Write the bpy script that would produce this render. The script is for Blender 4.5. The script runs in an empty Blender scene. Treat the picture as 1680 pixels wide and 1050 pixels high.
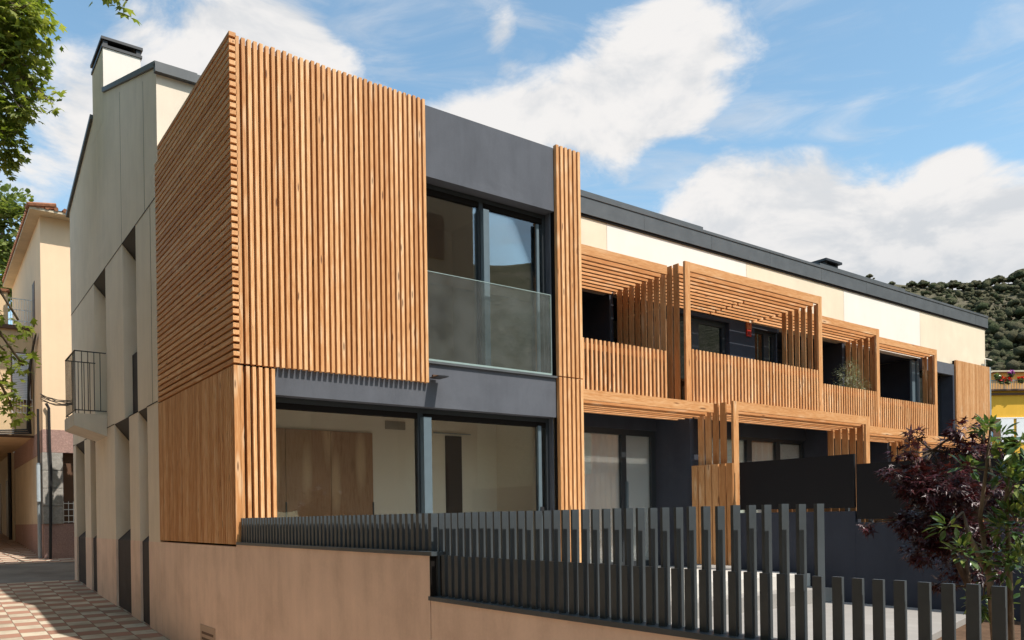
import bpy, math, random
from math import radians as R, sin, cos, pi
from mathutils import Vector, Matrix
random.seed(7)
rnd = random.random
def uni(a, b): return a + (b - a) * random.random()
sc = bpy.context.scene
col = sc.collection

# ------------------------------------------------------------------ camera
CAM = Vector((-2.523, -8.049, 1.6)); YAW = 0.63537; ROLL = -0.014689; FPX = 1315.3
_f = Vector((sin(YAW), cos(YAW), 0)); _r = Vector((cos(YAW), -sin(YAW), 0)); _u = Vector((0, 0, 1))
_r2 = _r * cos(ROLL) + _u * sin(ROLL); _u2 = -_r * sin(ROLL) + _u * cos(ROLL)
def at(px, py, d):                      # world point at depth d seen at a photo pixel (layout survey only)
    return CAM + (_f + _r2 * ((px - 840) / FPX) - _u2 * ((py - 849.7) / FPX)) * d
cd = bpy.data.cameras.new('camera'); cam = bpy.data.objects.new('camera', cd); col.objects.link(cam)
cd.sensor_width = 36; cd.lens = FPX / 1680 * 36; cd.shift_y = (849.7 - 525) / 1680; cd.clip_end = 3000; cd.clip_start = .05
M = Matrix((_r2, _u2, -_f)).transposed().to_4x4(); M.translation = CAM; cam.matrix_world = M
sc.camera = cam
sc.cycles.diffuse_bounces = 6; sc.cycles.transparent_max_bounces = 16
sc.view_settings.view_transform = 'Standard'; sc.view_settings.look = 'None'; sc.view_settings.gamma = 1
sc.view_settings.exposure = 0.42

# ------------------------------------------------------------------ node helpers
def newmat(name):
    m = bpy.data.materials.new(name); m.use_nodes = True; nt = m.node_tree; nt.nodes.clear()
    out = nt.nodes.new('ShaderNodeOutputMaterial'); return m, nt, out
class N:
    def __init__(s, nt): s.nt = nt
    def node(s, t, **kw):
        n = s.nt.nodes.new(t)
        for k, v in kw.items(): setattr(n, k, v)
        return n
    def put(s, inp, v):
        if isinstance(v, bpy.types.NodeSocket): s.nt.links.new(v, inp)
        elif v is not None: inp.default_value = v
    def math(s, op, a, b=None, c=None, clamp=False):
        n = s.node('ShaderNodeMath', operation=op); n.use_clamp = clamp
        for i, v in enumerate((a, b, c)):
            if v is not None: s.put(n.inputs[i], v)
        return n.outputs[0]
    def vmath(s, op, a, b=None):
        n = s.node('ShaderNodeVectorMath', operation=op); s.put(n.inputs[0], a)
        if b is not None: s.put(n.inputs[1], b)
        return n.outputs[0]
    def noise(s, vec, scale, detail=3, rough=.55, dist=0):
        n = s.node('ShaderNodeTexNoise'); s.put(n.inputs['Vector'], vec); n.inputs['Scale'].default_value = scale
        n.inputs['Detail'].default_value = detail; n.inputs['Roughness'].default_value = rough; n.inputs['Distortion'].default_value = dist
        return n.outputs['Fac']
    def ramp(s, fac, stops):
        n = s.node('ShaderNodeValToRGB'); s.put(n.inputs[0], fac); e = n.color_ramp.elements
        while len(e) < len(stops): e.new(.5)
        for i, (p, c) in enumerate(stops): e[i].position = p; e[i].color = (c[0], c[1], c[2], 1)
        return n.outputs[0]
    def maprange(s, v, a, b, c=0., d=1., smooth=True):
        n = s.node('ShaderNodeMapRange'); n.interpolation_type = 'SMOOTHSTEP' if smooth else 'LINEAR'
        s.put(n.inputs[0], v); n.inputs[1].default_value = a; n.inputs[2].default_value = b; n.inputs[3].default_value = c; n.inputs[4].default_value = d
        return n.outputs[0]
    def mix(s, fac, a, b, mode='MIX'):
        n = s.node('ShaderNodeMix', data_type='RGBA', blend_type=mode); n.clamp_factor = True
        s.put(n.inputs[0], fac)
        for i, v in ((6, a), (7, b)):
            if not isinstance(v, bpy.types.NodeSocket): v = (v[0], v[1], v[2], 1)
            s.put(n.inputs[i], v)
        return n.outputs[2]
    def obj(s): return s.node('ShaderNodeTexCoord').outputs['Object']
    def geo(s, o): return s.node('ShaderNodeNewGeometry').outputs[o]
    def bsdf(s, out, colr, rough=.8, spec=.3, bump=None, bstr=.2, bdist=.01, metallic=0., sheen=0.):
        p = s.node('ShaderNodeBsdfPrincipled')
        if not isinstance(colr, bpy.types.NodeSocket): colr = (colr[0], colr[1], colr[2], 1)
        s.put(p.inputs['Base Color'], colr); s.put(p.inputs['Roughness'], rough); p.inputs['Specular IOR Level'].default_value = spec
        p.inputs['Metallic'].default_value = metallic
        if bump is not None:
            b = s.node('ShaderNodeBump'); b.inputs['Strength'].default_value = bstr; b.inputs['Distance'].default_value = bdist
            s.put(b.inputs['Height'], bump); s.nt.links.new(b.outputs[0], p.inputs['Normal'])
        s.nt.links.new(p.outputs[0], out.inputs[0]); return p

def scaled(n, vec, sx, sy, sz):
    m = n.node('ShaderNodeMapping'); m.inputs['Scale'].default_value = (sx, sy, sz); n.put(m.inputs['Vector'], vec); return m.outputs[0]

def wood(name, axis, light=(.63, .318, .13), dark=(.46, .205, .075), knot=(.10, .035, .012), size=1.0, pale=(.75, .455, .235)):
    m, nt, out = newmat(name); n = N(nt)
    isl = n.geo('Random Per Island')
    off = n.node('ShaderNodeCombineXYZ'); n.put(off.inputs[0], n.math('MULTIPLY', isl, 37.)); n.put(off.inputs[1], n.math('MULTIPLY', isl, 91.)); n.put(off.inputs[2], n.math('MULTIPLY', isl, 53.))
    v = n.vmath('ADD', n.obj(), off.outputs[0])
    c, a = 26 / size, 1.3
    s = {'x': (a, c, c), 'y': (c, a, c), 'z': (c, c, a)}[axis]
    g = n.noise(scaled(n, v, *s), 1.6, 5, .6, .6)
    big = n.noise(scaled(n, v, *[q * .25 for q in s]), 1.5, 2)
    fine = n.noise(scaled(n, v, *[q * 3.5 for q in s]), 1.5, 2)
    t = n.math('ADD', n.math('MULTIPLY', g, .32), n.math('ADD', n.math('MULTIPLY', big, .24), n.math('MULTIPLY', fine, .52)))
    base = n.ramp(t, [(.37, dark), (.52, light), (.68, pale)])
    isl2 = n.math('FRACT', n.math('MULTIPLY', isl, 17.31))
    tint = n.ramp(isl2, [(0, (.80, .72, .64)), (.3, (.94, .90, .86)), (.65, (1.0, 1.0, 1.0)), (1, (1.10, 1.17, 1.27))])
    base = n.mix(1., base, tint, 'MULTIPLY')
    ks = {'x': (2.6, 15, 15), 'y': (15, 2.6, 15), 'z': (15, 15, 2.6)}[axis]
    vo = n.node('ShaderNodeTexVoronoi'); vo.inputs['Scale'].default_value = 1 / size; vo.inputs['Randomness'].default_value = 1
    n.put(vo.inputs['Vector'], scaled(n, v, *ks))
    k = n.maprange(vo.outputs['Distance'], .07, .17, 1, 0)
    sp = nt.nodes.new('ShaderNodeSeparateColor'); n.put(sp.inputs[0], vo.outputs['Color']); k = n.math('MULTIPLY', k, n.math('GREATER_THAN', sp.outputs[0], .42))
    halo = n.math('MULTIPLY', n.maprange(vo.outputs['Distance'], .16, .5, 1, 0), n.math('LESS_THAN', sp.outputs[1], .3))
    base = n.mix(n.math('MULTIPLY', halo, .45), base, (.80, .58, .36))
    base = n.mix(n.math('MULTIPLY', k, .85), base, knot)
    n.bsdf(out, base, .62, .25, t, .35, .004)
    return m

def plaster(name, c, var=.12, scale=2.2, rough=.9, streak=True, bump=.15, fine=60, hue=None):
    m, nt, out = newmat(name); n = N(nt); o = n.obj()
    a = n.noise(o, scale, 5, .6, .4); b = n.noise(scaled(n, o, 3., 3., .45), 1.6, 4, .6)
    f = n.noise(o, fine, 3, .6)
    t = n.math('ADD', n.math('MULTIPLY', a, .5), n.math('ADD', n.math('MULTIPLY', b, .38 if streak else 0.1), n.math('MULTIPLY', f, .12)))
    lo = tuple(x * (1 - var * 1.5) for x in c); hi = tuple(min(.95, x * (1 + var)) for x in c)
    if hue: lo = tuple(x * h for x, h in zip(lo, hue))
    colr = n.ramp(t, [(.32, lo), (.52, c), (.7, hi)])
    bl = n.noise(n.vmath('ADD', o, (7, 3, 1)), .9, 6, .7, .8); st = n.noise(scaled(n, o, 9, 9, .25), 1.0, 4, .7)
    colr = n.mix(n.maprange(bl, .50, .70, 0, .34), colr, tuple(min(.95, x * 1.12 + .02) for x in c))
    colr = n.mix(n.maprange(st, .60, .80, 0, .30 if streak else .1), colr, tuple(x * .68 for x in c))
    n.bsdf(out, colr, rough, .2, f, bump, .006); return m

def flat(name, c, rough=.5, spec=.4, metallic=0., var=.06, scale=9):
    m, nt, out = newmat(name); n = N(nt)
    a = n.noise(n.obj(), scale, 4, .6)
    colr = n.ramp(a, [(.3, tuple(x * (1 - var) for x in c)), (.7, tuple(min(1, x * (1 + var)) for x in c))])
    n.bsdf(out, colr, n.math('ADD', rough - .05, n.math('MULTIPLY', a, .1)), spec, None, metallic=metallic); return m

def glass(name, tint=(.955, .96, .945), k=1.6, add=.05, milk=0.):
    m, nt, out = newmat(name); n = N(nt)
    fr = n.node('ShaderNodeFresnel'); fr.inputs[0].default_value = 1.5
    wav = n.noise(n.obj(), 1.1, 1)
    bp = n.node('ShaderNodeBump'); bp.inputs['Strength'].default_value = .02; bp.inputs['Distance'].default_value = .02; n.put(bp.inputs['Height'], wav)
    fac = n.math('ADD', n.math('MULTIPLY', fr.outputs[0], k), add, clamp=True)
    tr = n.node('ShaderNodeBsdfTransparent'); tr.inputs[0].default_value = (*tint, 1)
    gl = n.node('ShaderNodeBsdfGlossy'); gl.inputs['Roughness'].default_value = 0.005; gl.inputs['Color'].default_value = (.92, .96, 1, 1)
    nt.links.new(bp.outputs[0], gl.inputs['Normal'])
    mx = n.node('ShaderNodeMixShader'); n.put(mx.inputs[0], fac); nt.links.new(tr.outputs[0], mx.inputs[1]); nt.links.new(gl.outputs[0], mx.inputs[2])
    if milk:
        df = n.node('ShaderNodeBsdfDiffuse'); df.inputs[0].default_value = (.55, .58, .57, 1); m2 = n.node('ShaderNodeMixShader')
        n.put(m2.inputs[0], n.maprange(n.noise(n.obj(), 3.0, 4, .6), .3, .7, milk * .6, milk * 1.3)); nt.links.new(mx.outputs[0], m2.inputs[1]); nt.links.new(df.outputs[0], m2.inputs[2]); mx = m2
    nt.links.new(mx.outputs[0], out.inputs[0]); return m

def leafmat(name, a, b, c=None, trans=.35, rough=.5, spec=.35):
    m, nt, out = newmat(name); n = N(nt)
    isl = n.geo('Random Per Island')
    st = [(0, a), (.6, b), (1, c or b)]
    cr = n.ramp(isl, st)
    big = n.noise(n.obj(), .8, 2)
    cr = n.mix(n.maprange(big, .35, .7, 0, .45), cr, tuple(x * .7 for x in a))
    p = n.node('ShaderNodeBsdfPrincipled'); n.put(p.inputs['Base Color'], cr); p.inputs['Roughness'].default_value = rough; p.inputs['Specular IOR Level'].default_value = spec
    t = n.node('ShaderNodeBsdfTranslucent'); n.put(t.inputs[0], n.mix(1., cr, (1.3, 1.35, .7), 'MULTIPLY'))
    mx = n.node('ShaderNodeMixShader'); mx.inputs[0].default_value = trans
    nt.links.new(p.outputs[0], mx.inputs[1]); nt.links.new(t.outputs[0], mx.inputs[2]); nt.links.new(mx.outputs[0], out.inputs[0]); return m

def barkmat(name, a, b, scale=14):
    m, nt, out = newmat(name); n = N(nt); t = n.noise(scaled(n, n.obj(), 1, 1, .35), scale, 5, .65)
    n.bsdf(out, n.ramp(t, [(.35, a), (.65, b)]), .9, .1, t, .5, .02); return m

MT = {}
MT['wood_z'] = wood('larch_vertical', 'z'); MT['wood_y'] = wood('larch_lengthwise', 'y'); MT['wood_x'] = wood('larch_crosswise', 'x')
MT['beam_x'] = wood('larch_beam', 'x', size=1.7); MT['board_z'] = wood('larch_board', 'z', size=1.4)
MT['shaded_fin_z'] = wood('larch_fin_shaded', 'z', (.50, .238, .09), (.38, .165, .055), size=1.4, pale=(.58, .32, .14)); MT['black'] = flat('black_membrane', (.012, .01, .009), .9, .1)  # fin larch is darkened and reddened, shade put into the colour
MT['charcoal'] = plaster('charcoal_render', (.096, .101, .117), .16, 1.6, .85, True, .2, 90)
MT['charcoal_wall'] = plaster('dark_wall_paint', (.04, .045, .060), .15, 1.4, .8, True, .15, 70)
MT['panel_black'] = flat('matt_black_sheet', (.008, .008, .0095), .6, .25)
MT['frame'] = flat('anthracite_aluminium', (.022, .026, .03), .45, .5)
MT['sunlit_stile'] = flat('sunlit_frame_metal', (.10, .135, .155), .45, .5); MT['fence'] = flat('graphite_powder_coat', (.056, .067, .075), .42, .5, var=.3, scale=3)  # stile metal is the frame metal with sunlight put into its colour
MT['zinc'] = flat('grey_zinc', (.085, .09, .094), .5, .45, var=.14, scale=3)
MT['cream'] = plaster('cream_panel', (.70, .59, .445), .05, 1.2, .85, True, .06)
MT['white_panel'] = plaster('off_white_panel', (.74, .675, .605), .04, 1.2, .85, True, .05)
MT['gable'] = plaster('putty_facade_panel', (.78, .67, .54), .08, 1.1, .85, True, .08)
MT['gable_top'] = plaster('greige_facade_panel', (.75, .645, .52), .08, 1.1, .85, True, .08)
MT['plinth'] = plaster('pinkish_plinth_render', (.83, .625, .505), .15, 1.7, .9, True, .2, 45, (1.0, .97, .95))
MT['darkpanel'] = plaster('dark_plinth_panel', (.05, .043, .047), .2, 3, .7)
MT['slab'] = plaster('balcony_concrete', (.60, .55, .47), .08, 2)
MT['glass'] = glass('window_glass', k=.9, add=.01); MT['glass_clear'] = glass('door_glass', (.97, .97, .965), k=.7, add=.0); MT['rail_glass'] = glass('balustrade_glass', (.93, .95, .935), .7, .02, .05)
MT['glass_coated'] = glass('coated_window_glass', (.85, .82, .76), k=2.0, add=.05); MT['glass_dark'] = glass('tinted_window_glass', (.32, .34, .34), 2.2, .06)
MT['interior'] = plaster('interior_paint', (.88, .79, .66), .03, 1, .9, False, .02)
MT['floor_wood'] = wood('oak_floor', 'x', (.78, .69, .57), (.70, .60, .47))
MT['wardrobe'] = wood('oak_veneer', 'z', (.46, .275, .16), (.36, .205, .115), (.3, .16, .085), 3.0, (.5, .31, .19))
MT['doorway'] = flat('dark_hall', (.05, .036, .03), .8)
MT['curtain'] = plaster('beige_curtain', (.92, .88, .80), .03, 2, .95, True, .02)
MT['stone_floor'] = plaster('terrace_stone', (.34, .315, .29), .1, 2.5, .8, False, .1)
MT['soil'] = plaster('garden_soil', (.17, .10, .06), .3, 8, .95, False, .9, 30)
MT['peach'] = plaster('peach_render', (.78, .57, .38), .05, .8, .9, True, .1)
MT['peach_old'] = plaster('ochre_render', (.62, .45, .27), .12, 1.2, .9, True, .15)
MT['cream_old'] = plaster('weathered_cream_render', (.58, .48, .35), .14, 1.2, .9)
MT['pinkstone'] = plaster('pink_roughcast', (.50, .32, .275), .25, 30, .95, False, .8, 40)
MT['stone'] = plaster('rusticated_granite', (.44, .41, .37), .25, 14, .95, False, 1.0, 22)
MT['tile'] = plaster('terracotta_tile', (.40, .17, .09), .3, 8, .85, False, .3)
MT['white'] = flat('white_paint', (.78, .77, .74), .5)
MT['galv'] = flat('galvanised_steel', (.30, .34, .36), .4, .5, .3)
MT['cable'] = flat('black_rubber', (.015, .014, .014), .6)
MT['iron'] = flat('black_iron', (.02, .02, .022), .45, .5)
MT['yellow'] = plaster('mustard_render', (.72, .40, .05), .06, .6, .9)
MT['ochre'] = plaster('orange_render', (.78, .40, .11), .06, .6, .9)
MT['shutter_white'] = plaster('white_shutter', (.72, .72, .74), .04, 2)
MT['brown'] = flat('brown_timber', (.11, .055, .03), .6)
MT['red'] = flat('red_enamel', (.48, .035, .02), .4); MT['orange'] = flat('orange_enamel', (.50, .13, .04), .4)
MT['flower_red'] = leafmat('red_petals', (.5, .01, .01), (.65, .03, .02)); MT['flower_pur'] = leafmat('purple_petals', (.25, .03, .25), (.4, .08, .4))
MT['terracotta'] = flat('terracotta_pot', (.35, .15, .08), .8)
MT['plane'] = leafmat('plane_leaves', (.12, .16, .025), (.26, .30, .06), (.40, .40, .11), .5)
MT['plane_far'] = leafmat('pale_leaves', (.10, .14, .03), (.2, .24, .07), (.28, .3, .1), .4)
MT['maple'] = leafmat('maple_leaves', (.022, .004, .007), (.05, .009, .012), (.11, .022, .024), .2, .40, .5)
MT['laurel'] = leafmat('laurel_leaves', (.04, .085, .025), (.10, .17, .05), (.32, .36, .10), .28, .32, .5)
MT['olive'] = leafmat('olive_leaves', (.16, .17, .10), (.28, .29, .18), (.42, .42, .30), .25)
MT['bark'] = barkmat('grey_bark', (.09, .065, .045), (.26, .20, .14)); MT['bark_dark'] = barkmat('dark_bark', (.05, .035, .025), (.14, .10, .07))

# ------------------------------------------------------------------ mesh helpers
class MB:
    def __init__(s): s.v = []; s.f = []
    def poly(s, pts, faces):
        b = len(s.v); s.v += [tuple(p) for p in pts]; s.f += [tuple(i + b for i in f) for f in faces]; return s
    def box(s, x0, x1, y0, y1, z0, z1):
        if x0 > x1: x0, x1 = x1, x0
        if y0 > y1: y0, y1 = y1, y0
        if z0 > z1: z0, z1 = z1, z0
        return s.poly([(x0, y0, z0), (x1, y0, z0), (x1, y1, z0), (x0, y1, z0), (x0, y0, z1), (x1, y0, z1), (x1, y1, z1), (x0, y1, z1)],
                      [(3, 2, 1, 0), (4, 5, 6, 7), (0, 1, 5, 4), (1, 2, 6, 5), (2, 3, 7, 6), (3, 0, 4, 7)])
    def bar(s, x0, x1, y0, y1, z0, z1, b=.002):     # vertical bar with eased arrises
        p = [(x0 + b, y0), (x1 - b, y0), (x1, y0 + b), (x1, y1 - b), (x1 - b, y1), (x0 + b, y1), (x0, y1 - b), (x0, y0 + b)]
        k = len(p)
        pts = [(x, y, z0) for x, y in p] + [(x, y, z1) for x, y in p]
        return s.poly(pts, [tuple(range(k - 1, -1, -1)), tuple(range(k, 2 * k))] + [(i, (i + 1) % k, k + (i + 1) % k, k + i) for i in range(k)])
    def prism(s, poly, axis, a, b):                  # polygon extruded along an axis; poly in the two other axes in x,y,z order
        k = len(poly)
        def mk(p, t): return {'x': (t, p[0], p[1]), 'y': (p[0], t, p[1]), 'z': (p[0], p[1], t)}[axis]
        pts = [mk(p, a) for p in poly] + [mk(p, b) for p in poly]
        return s.poly(pts, [tuple(range(k - 1, -1, -1)), tuple(range(k, 2 * k))] + [(i, (i + 1) % k, k + (i + 1) % k, k + i) for i in range(k)])
    def tube(s, pts, rads, n=8, cap=True):
        pts = [Vector(p) for p in pts]
        if not hasattr(rads, '__len__'): rads = [rads] * len(pts)
        b = len(s.v); prev = None
        for i, p in enumerate(pts):
            d = (pts[min(i + 1, len(pts) - 1)] - pts[max(i - 1, 0)]).normalized()
            if prev is None: a = d.orthogonal().normalized()
            else: a = (prev - d * prev.dot(d)).normalized()
            prev = a; c = d.cross(a)
            for k in range(n):
                t = 2 * pi * k / n; s.v.append(tuple(p + (a * cos(t) + c * sin(t)) * rads[i]))
        for i in range(len(pts) - 1):
            for k in range(n):
                s.f.append((b + i * n + k, b + i * n + (k + 1) % n, b + (i + 1) * n + (k + 1) % n, b + (i + 1) * n + k))
        if cap:
            s.f.append(tuple(b + k for k in range(n - 1, -1, -1))); e = b + (len(pts) - 1) * n; s.f.append(tuple(e + k for k in range(n)))
        return s
    def lathe(s, c, prof, n=14):
        b = len(s.v)
        for r, z in prof:
            for k in range(n): s.v.append((c[0] + r * cos(2 * pi * k / n), c[1] + r * sin(2 * pi * k / n), c[2] + z))
        for i in range(len(prof) - 1):
            for k in range(n): s.f.append((b + i * n + k, b + i * n + (k + 1) % n, b + (i + 1) * n + (k + 1) % n, b + (i + 1) * n + k))
        s.f.append(tuple(b + k for k in range(n - 1, -1, -1))); e = b + (len(prof) - 1) * n; s.f.append(tuple(e + k for k in range(n)))
        return s
    def build(s, name, mat, parent=None, smooth=False, kind=None):
        me = bpy.data.meshes.new(name)
        off = wloc(parent)
        me.from_pydata([(x - off[0], y - off[1], z - off[2]) for x, y, z in s.v], [], s.f); me.update()
        for m in (mat if isinstance(mat, (list, tuple)) else [mat]): me.materials.append(m)
        if smooth: me.polygons.foreach_set('use_smooth', [True] * len(me.polygons))
        o = bpy.data.objects.new(name, me); col.objects.link(o)
        if parent: o.parent = parent
        if kind: o['kind'] = kind
        return o
WL = {}
def wloc(o):
    t = Vector((0, 0, 0))
    while o is not None: t += o.location; o = o.parent
    return t
def thing(name, label, cat, loc=(0, 0, 0), group=None):
    o = bpy.data.objects.new(name, None); col.objects.link(o); o.location = loc; o.empty_display_size = .2
    o['label'] = label; o['category'] = cat
    if group: o['group'] = group
    return o
def tag(o, label, cat, group=None):
    o['label'] = label; o['category'] = cat
    if group: o['group'] = group
    return o
def slats(mb, a0, a1, pitch, w, fn):
    k = int(round((a1 - a0) / pitch)); p = (a1 - a0 - w) / max(1, k - 1) if k > 1 else pitch
    for i in range(k): fn(a0 + i * p, a0 + i * p + w)
def ground_z(y): return -.01 + .0464 * max(-14, min(60, y))

# ------------------------------------------------------------------ sky
SUN = Vector((.28, -1, 1.6)).normalized()
w = bpy.data.worlds.new('World'); sc.world = w; w.use_nodes = True; nt = w.node_tree; nt.nodes.clear(); n = N(nt)
out = nt.nodes.new('ShaderNodeOutputWorld')
sky = n.node('ShaderNodeTexSky', sky_type='NISHITA'); sky.sun_disc = False
sky.sun_elevation = math.asin(SUN.z); sky.sun_rotation = math.atan2(SUN.x, SUN.y); sky.air_density = 1.0; sky.dust_density = 1.0; sky.ozone_density = 1.5
bg1 = n.node('ShaderNodeBackground'); n.put(bg1.inputs[0], n.mix(1., sky.outputs[0], (1.18, 1.34, 1.20), 'MULTIPLY')); bg1.inputs[1].default_value = .14
d = n.vmath('NORMALIZE', n.node('ShaderNodeTexCoord').outputs['Generated'])
sx = n.node('ShaderNodeSeparateXYZ'); n.put(sx.inputs[0], d)
X, Y, Z = sx.outputs
az = n.math('ARCTAN2', X, Y); el = n.math('ARCSINE', Z)
# cloud banks by compass bearing and height (degrees): bearing, elevation, half-widths, weight
BANKS = [(17, 29.5, 9, 3.8, .62), (22, 29, 4, 2.8, .34), (8, 24, 5, 4, .46), (14, 25, 5, 3, .35), (6, 17, 6, 4, .10), (39.5, 27.3, 7.5, 3.0, .66), (34, 26, 4.5, 1.7, .34), (49, 30.5, 6, 4.2, .72), (43.5, 26, 5, 2.0, .4),
         (53, 21.7, 7.5, 2.8, .68), (57.5, 19.0, 6, 2.0, .45), (47.5, 23.6, 2.2, 1.2, -.35), (57, 25.2, 5, 2.2, -.4), (63.5, 16.8, 7, 2.4, .78), (69.5, 17, 4, 2.2, .5), (65.5, 20.8, 2.0, .9, .75), (50, 17, 8, 3, .4), (62, 13, 14, 3, .55), (36, 30.5, 1.6, 2.0, .3),
         (60, 27.5, 6, 4, -.35), (28.5, 31.5, 4.0, 2.6, -.30), (30, 28.5, 2.5, 1.6, -.12), (8.0, 29.5, 2.4, 1.4, -.35), (-90, 35, 60, 60, -.5), (150, 30, 60, 25, -.35), (130, 12, 50, 5, .2)]
cov = None
for a0, e0, sa, se, wt in BANKS:
    da = n.math('MULTIPLY', n.math('SUBTRACT', az, R(a0)), 1 / R(sa)); de = n.math('MULTIPLY', n.math('SUBTRACT', el, R(e0)), 1 / R(se))
    g = n.math('MULTIPLY', n.math('EXPONENT', n.math('MULTIPLY', n.math('ADD', n.math('MULTIPLY', da, da), n.math('MULTIPLY', de, de)), -1.)), wt)
    cov = g if cov is None else n.math('ADD', cov, g)
fl = scaled(n, d, 1, 1, 1.9)
n1 = n.noise(fl, 6.5, 9, .60, .35); n2 = n.noise(fl, 2.6, 3, .5)
wisp = n.noise(scaled(n, n.vmath('ADD', d, (.3, .1, .2)), 3, 3, 14), 1.6, 6, .6, .8)
dens = n.math('ADD', cov, n.math('ADD', n.math('MULTIPLY', n.math('SUBTRACT', n1, .5), 1.7), n.math('MULTIPLY', n.math('SUBTRACT', n2, .5), .35)))
mask = n.maprange(dens, .10, .50)
mask = n.math('MAXIMUM', mask, n.maprange(wisp, .42, .76, 0, .5))
up = n.noise(n.vmath('ADD', fl, (0, 0, .05)), 6.5, 5, .58, .35)
shade = n.maprange(n.math('SUBTRACT', up, n1), -.10, .13, 0, 1)
low = n.maprange(el, R(13), R(21), .36, .0)
ccol = n.mix(n.math('ADD', n.math('MULTIPLY', shade, .62), low, clamp=True), (1.0, .98, .965), (.66, .705, .76))
bg2 = n.node('ShaderNodeBackground'); n.put(bg2.inputs[0], ccol); bg2.inputs[1].default_value = .68
mx = n.node('ShaderNodeMixShader'); n.put(mx.inputs[0], mask); nt.links.new(bg1.outputs[0], mx.inputs[1]); nt.links.new(bg2.outputs[0], mx.inputs[2])
nt.links.new(mx.outputs[0], out.inputs[0])
sl = bpy.data.lights.new('sun', 'SUN'); sl.energy = 4.4; sl.angle = R(.5); sl.color = (1, .945, .86)
so = bpy.data.objects.new('sun', sl); col.objects.link(so); so.rotation_euler = SUN.to_track_quat('Z', 'Y').to_euler(); so.location = (0, -20, 40)

# ------------------------------------------------------------------ ground, road, paving
m, nt, o_ = newmat('dry_earth'); n = N(nt); a = n.noise(n.obj(), .4, 6, .6)
n.bsdf(o_, n.ramp(a, [(.3, (.10, .085, .05)), (.7, (.22, .18, .12))]), .95, .1); MT['earth'] = m
m, nt, o_ = newmat('checker_paving'); n = N(nt); o = n.obj()
sp = n.node('ShaderNodeSeparateXYZ'); n.put(sp.inputs[0], o)
TX, TY = .30, .30
cx = n.math('FLOOR', n.math('DIVIDE', sp.outputs[0], TX)); cy = n.math('FLOOR', n.math('DIVIDE', sp.outputs[1], TY))
ck = n.math('FLOORED_MODULO', n.math('ADD', cx, cy), 2)
cell = n.node('ShaderNodeCombineXYZ'); n.put(cell.inputs[0], cx); n.put(cell.inputs[1], cy)
wn = n.node('ShaderNodeTexWhiteNoise'); n.put(wn.inputs[0], cell.outputs[0])
dirt = n.noise(o, 2.2, 5, .6); fine = n.noise(o, 40, 3, .6)
c1 = n.mix(wn.outputs[0], (.50, .43, .33), (.61, .53, .41)); c2 = n.mix(wn.outputs[0], (.30, .145, .10), (.40, .205, .145))
base = n.mix(ck, c1, c2)
base = n.mix(n.maprange(dirt, .38, .72, 0, .6), base, (.24, .18, .13)); base = n.mix(n.math('MULTIPLY', fine, .22), base, (.25, .2, .15))
fx = n.math('ABSOLUTE', n.math('SUBTRACT', n.math('FRACT', n.math('DIVIDE', sp.outputs[0], TX)), .5)); fy = n.math('ABSOLUTE', n.math('SUBTRACT', n.math('FRACT', n.math('DIVIDE', sp.outputs[1], TY)), .5))
jt = n.maprange(n.math('MAXIMUM', fx, fy), .472, .49, 0, .75)
base = n.mix(jt, base, (.13, .085, .06))
n.bsdf(o_, base, .85, .2, n.math('SUBTRACT', fine, jt), .3, .006); MT['paving'] = m
m, nt, o_ = newmat('worn_asphalt'); n = N(nt); o = n.obj(); a = n.noise(o, 1.2, 5, .6); b = n.noise(o, 80, 2)
n.bsdf(o_, n.ramp(n.math('ADD', n.math('MULTIPLY', a, .7), n.math('MULTIPLY', b, .3)), [(.35, (.12, .108, .096)), (.65, (.22, .20, .175))]), .9, .2, b, .4, .005); MT['asphalt'] = m
def sheet(name, xs, ys, fz, mat):
    mb = MB(); k = len(xs)
    for y in ys:
        for x in xs: mb.v.append((x, y, fz(x, y)))
    for j in range(len(ys) - 1):
        for i in range(k - 1): mb.f.append((j * k + i, j * k + i + 1, (j + 1) * k + i + 1, (j + 1) * k + i))
    return mb.build(name, mat, None, True, 'structure')
lin = lambda a, b, k: [a + (b - a) * i / k for i in range(k + 1)]
sheet('ground', lin(-700, 700, 28), [-700, -300, -100, -40, -14] + lin(-8, 60, 17) + [100, 250, 700], lambda x, y: ground_z(y) - .03, MT['earth'])
sheet('pavement', lin(-5, .05, 10), lin(-14, 10.35, 30), lambda x, y: ground_z(y) + .004, MT['paving'])
sheet('far_pavement', lin(-5, 6, 4), lin(14.55, 34, 20), lambda x, y: ground_z(y) + .004, MT['paving'])
sheet('road', lin(-40, 45, 20), lin(10.35, 14.55, 6), lambda x, y: ground_z(y) - .004 + 0.0 * x, MT['asphalt'])

# ------------------------------------------------------------------ the apartment building
B = thing('apartment_building', 'long low apartment building with vertical timber slats, dark render and cream panels', 'building', (0, 0, 0))
X5 = 4.63; XE = 23.6
BZ = 6.47
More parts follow.
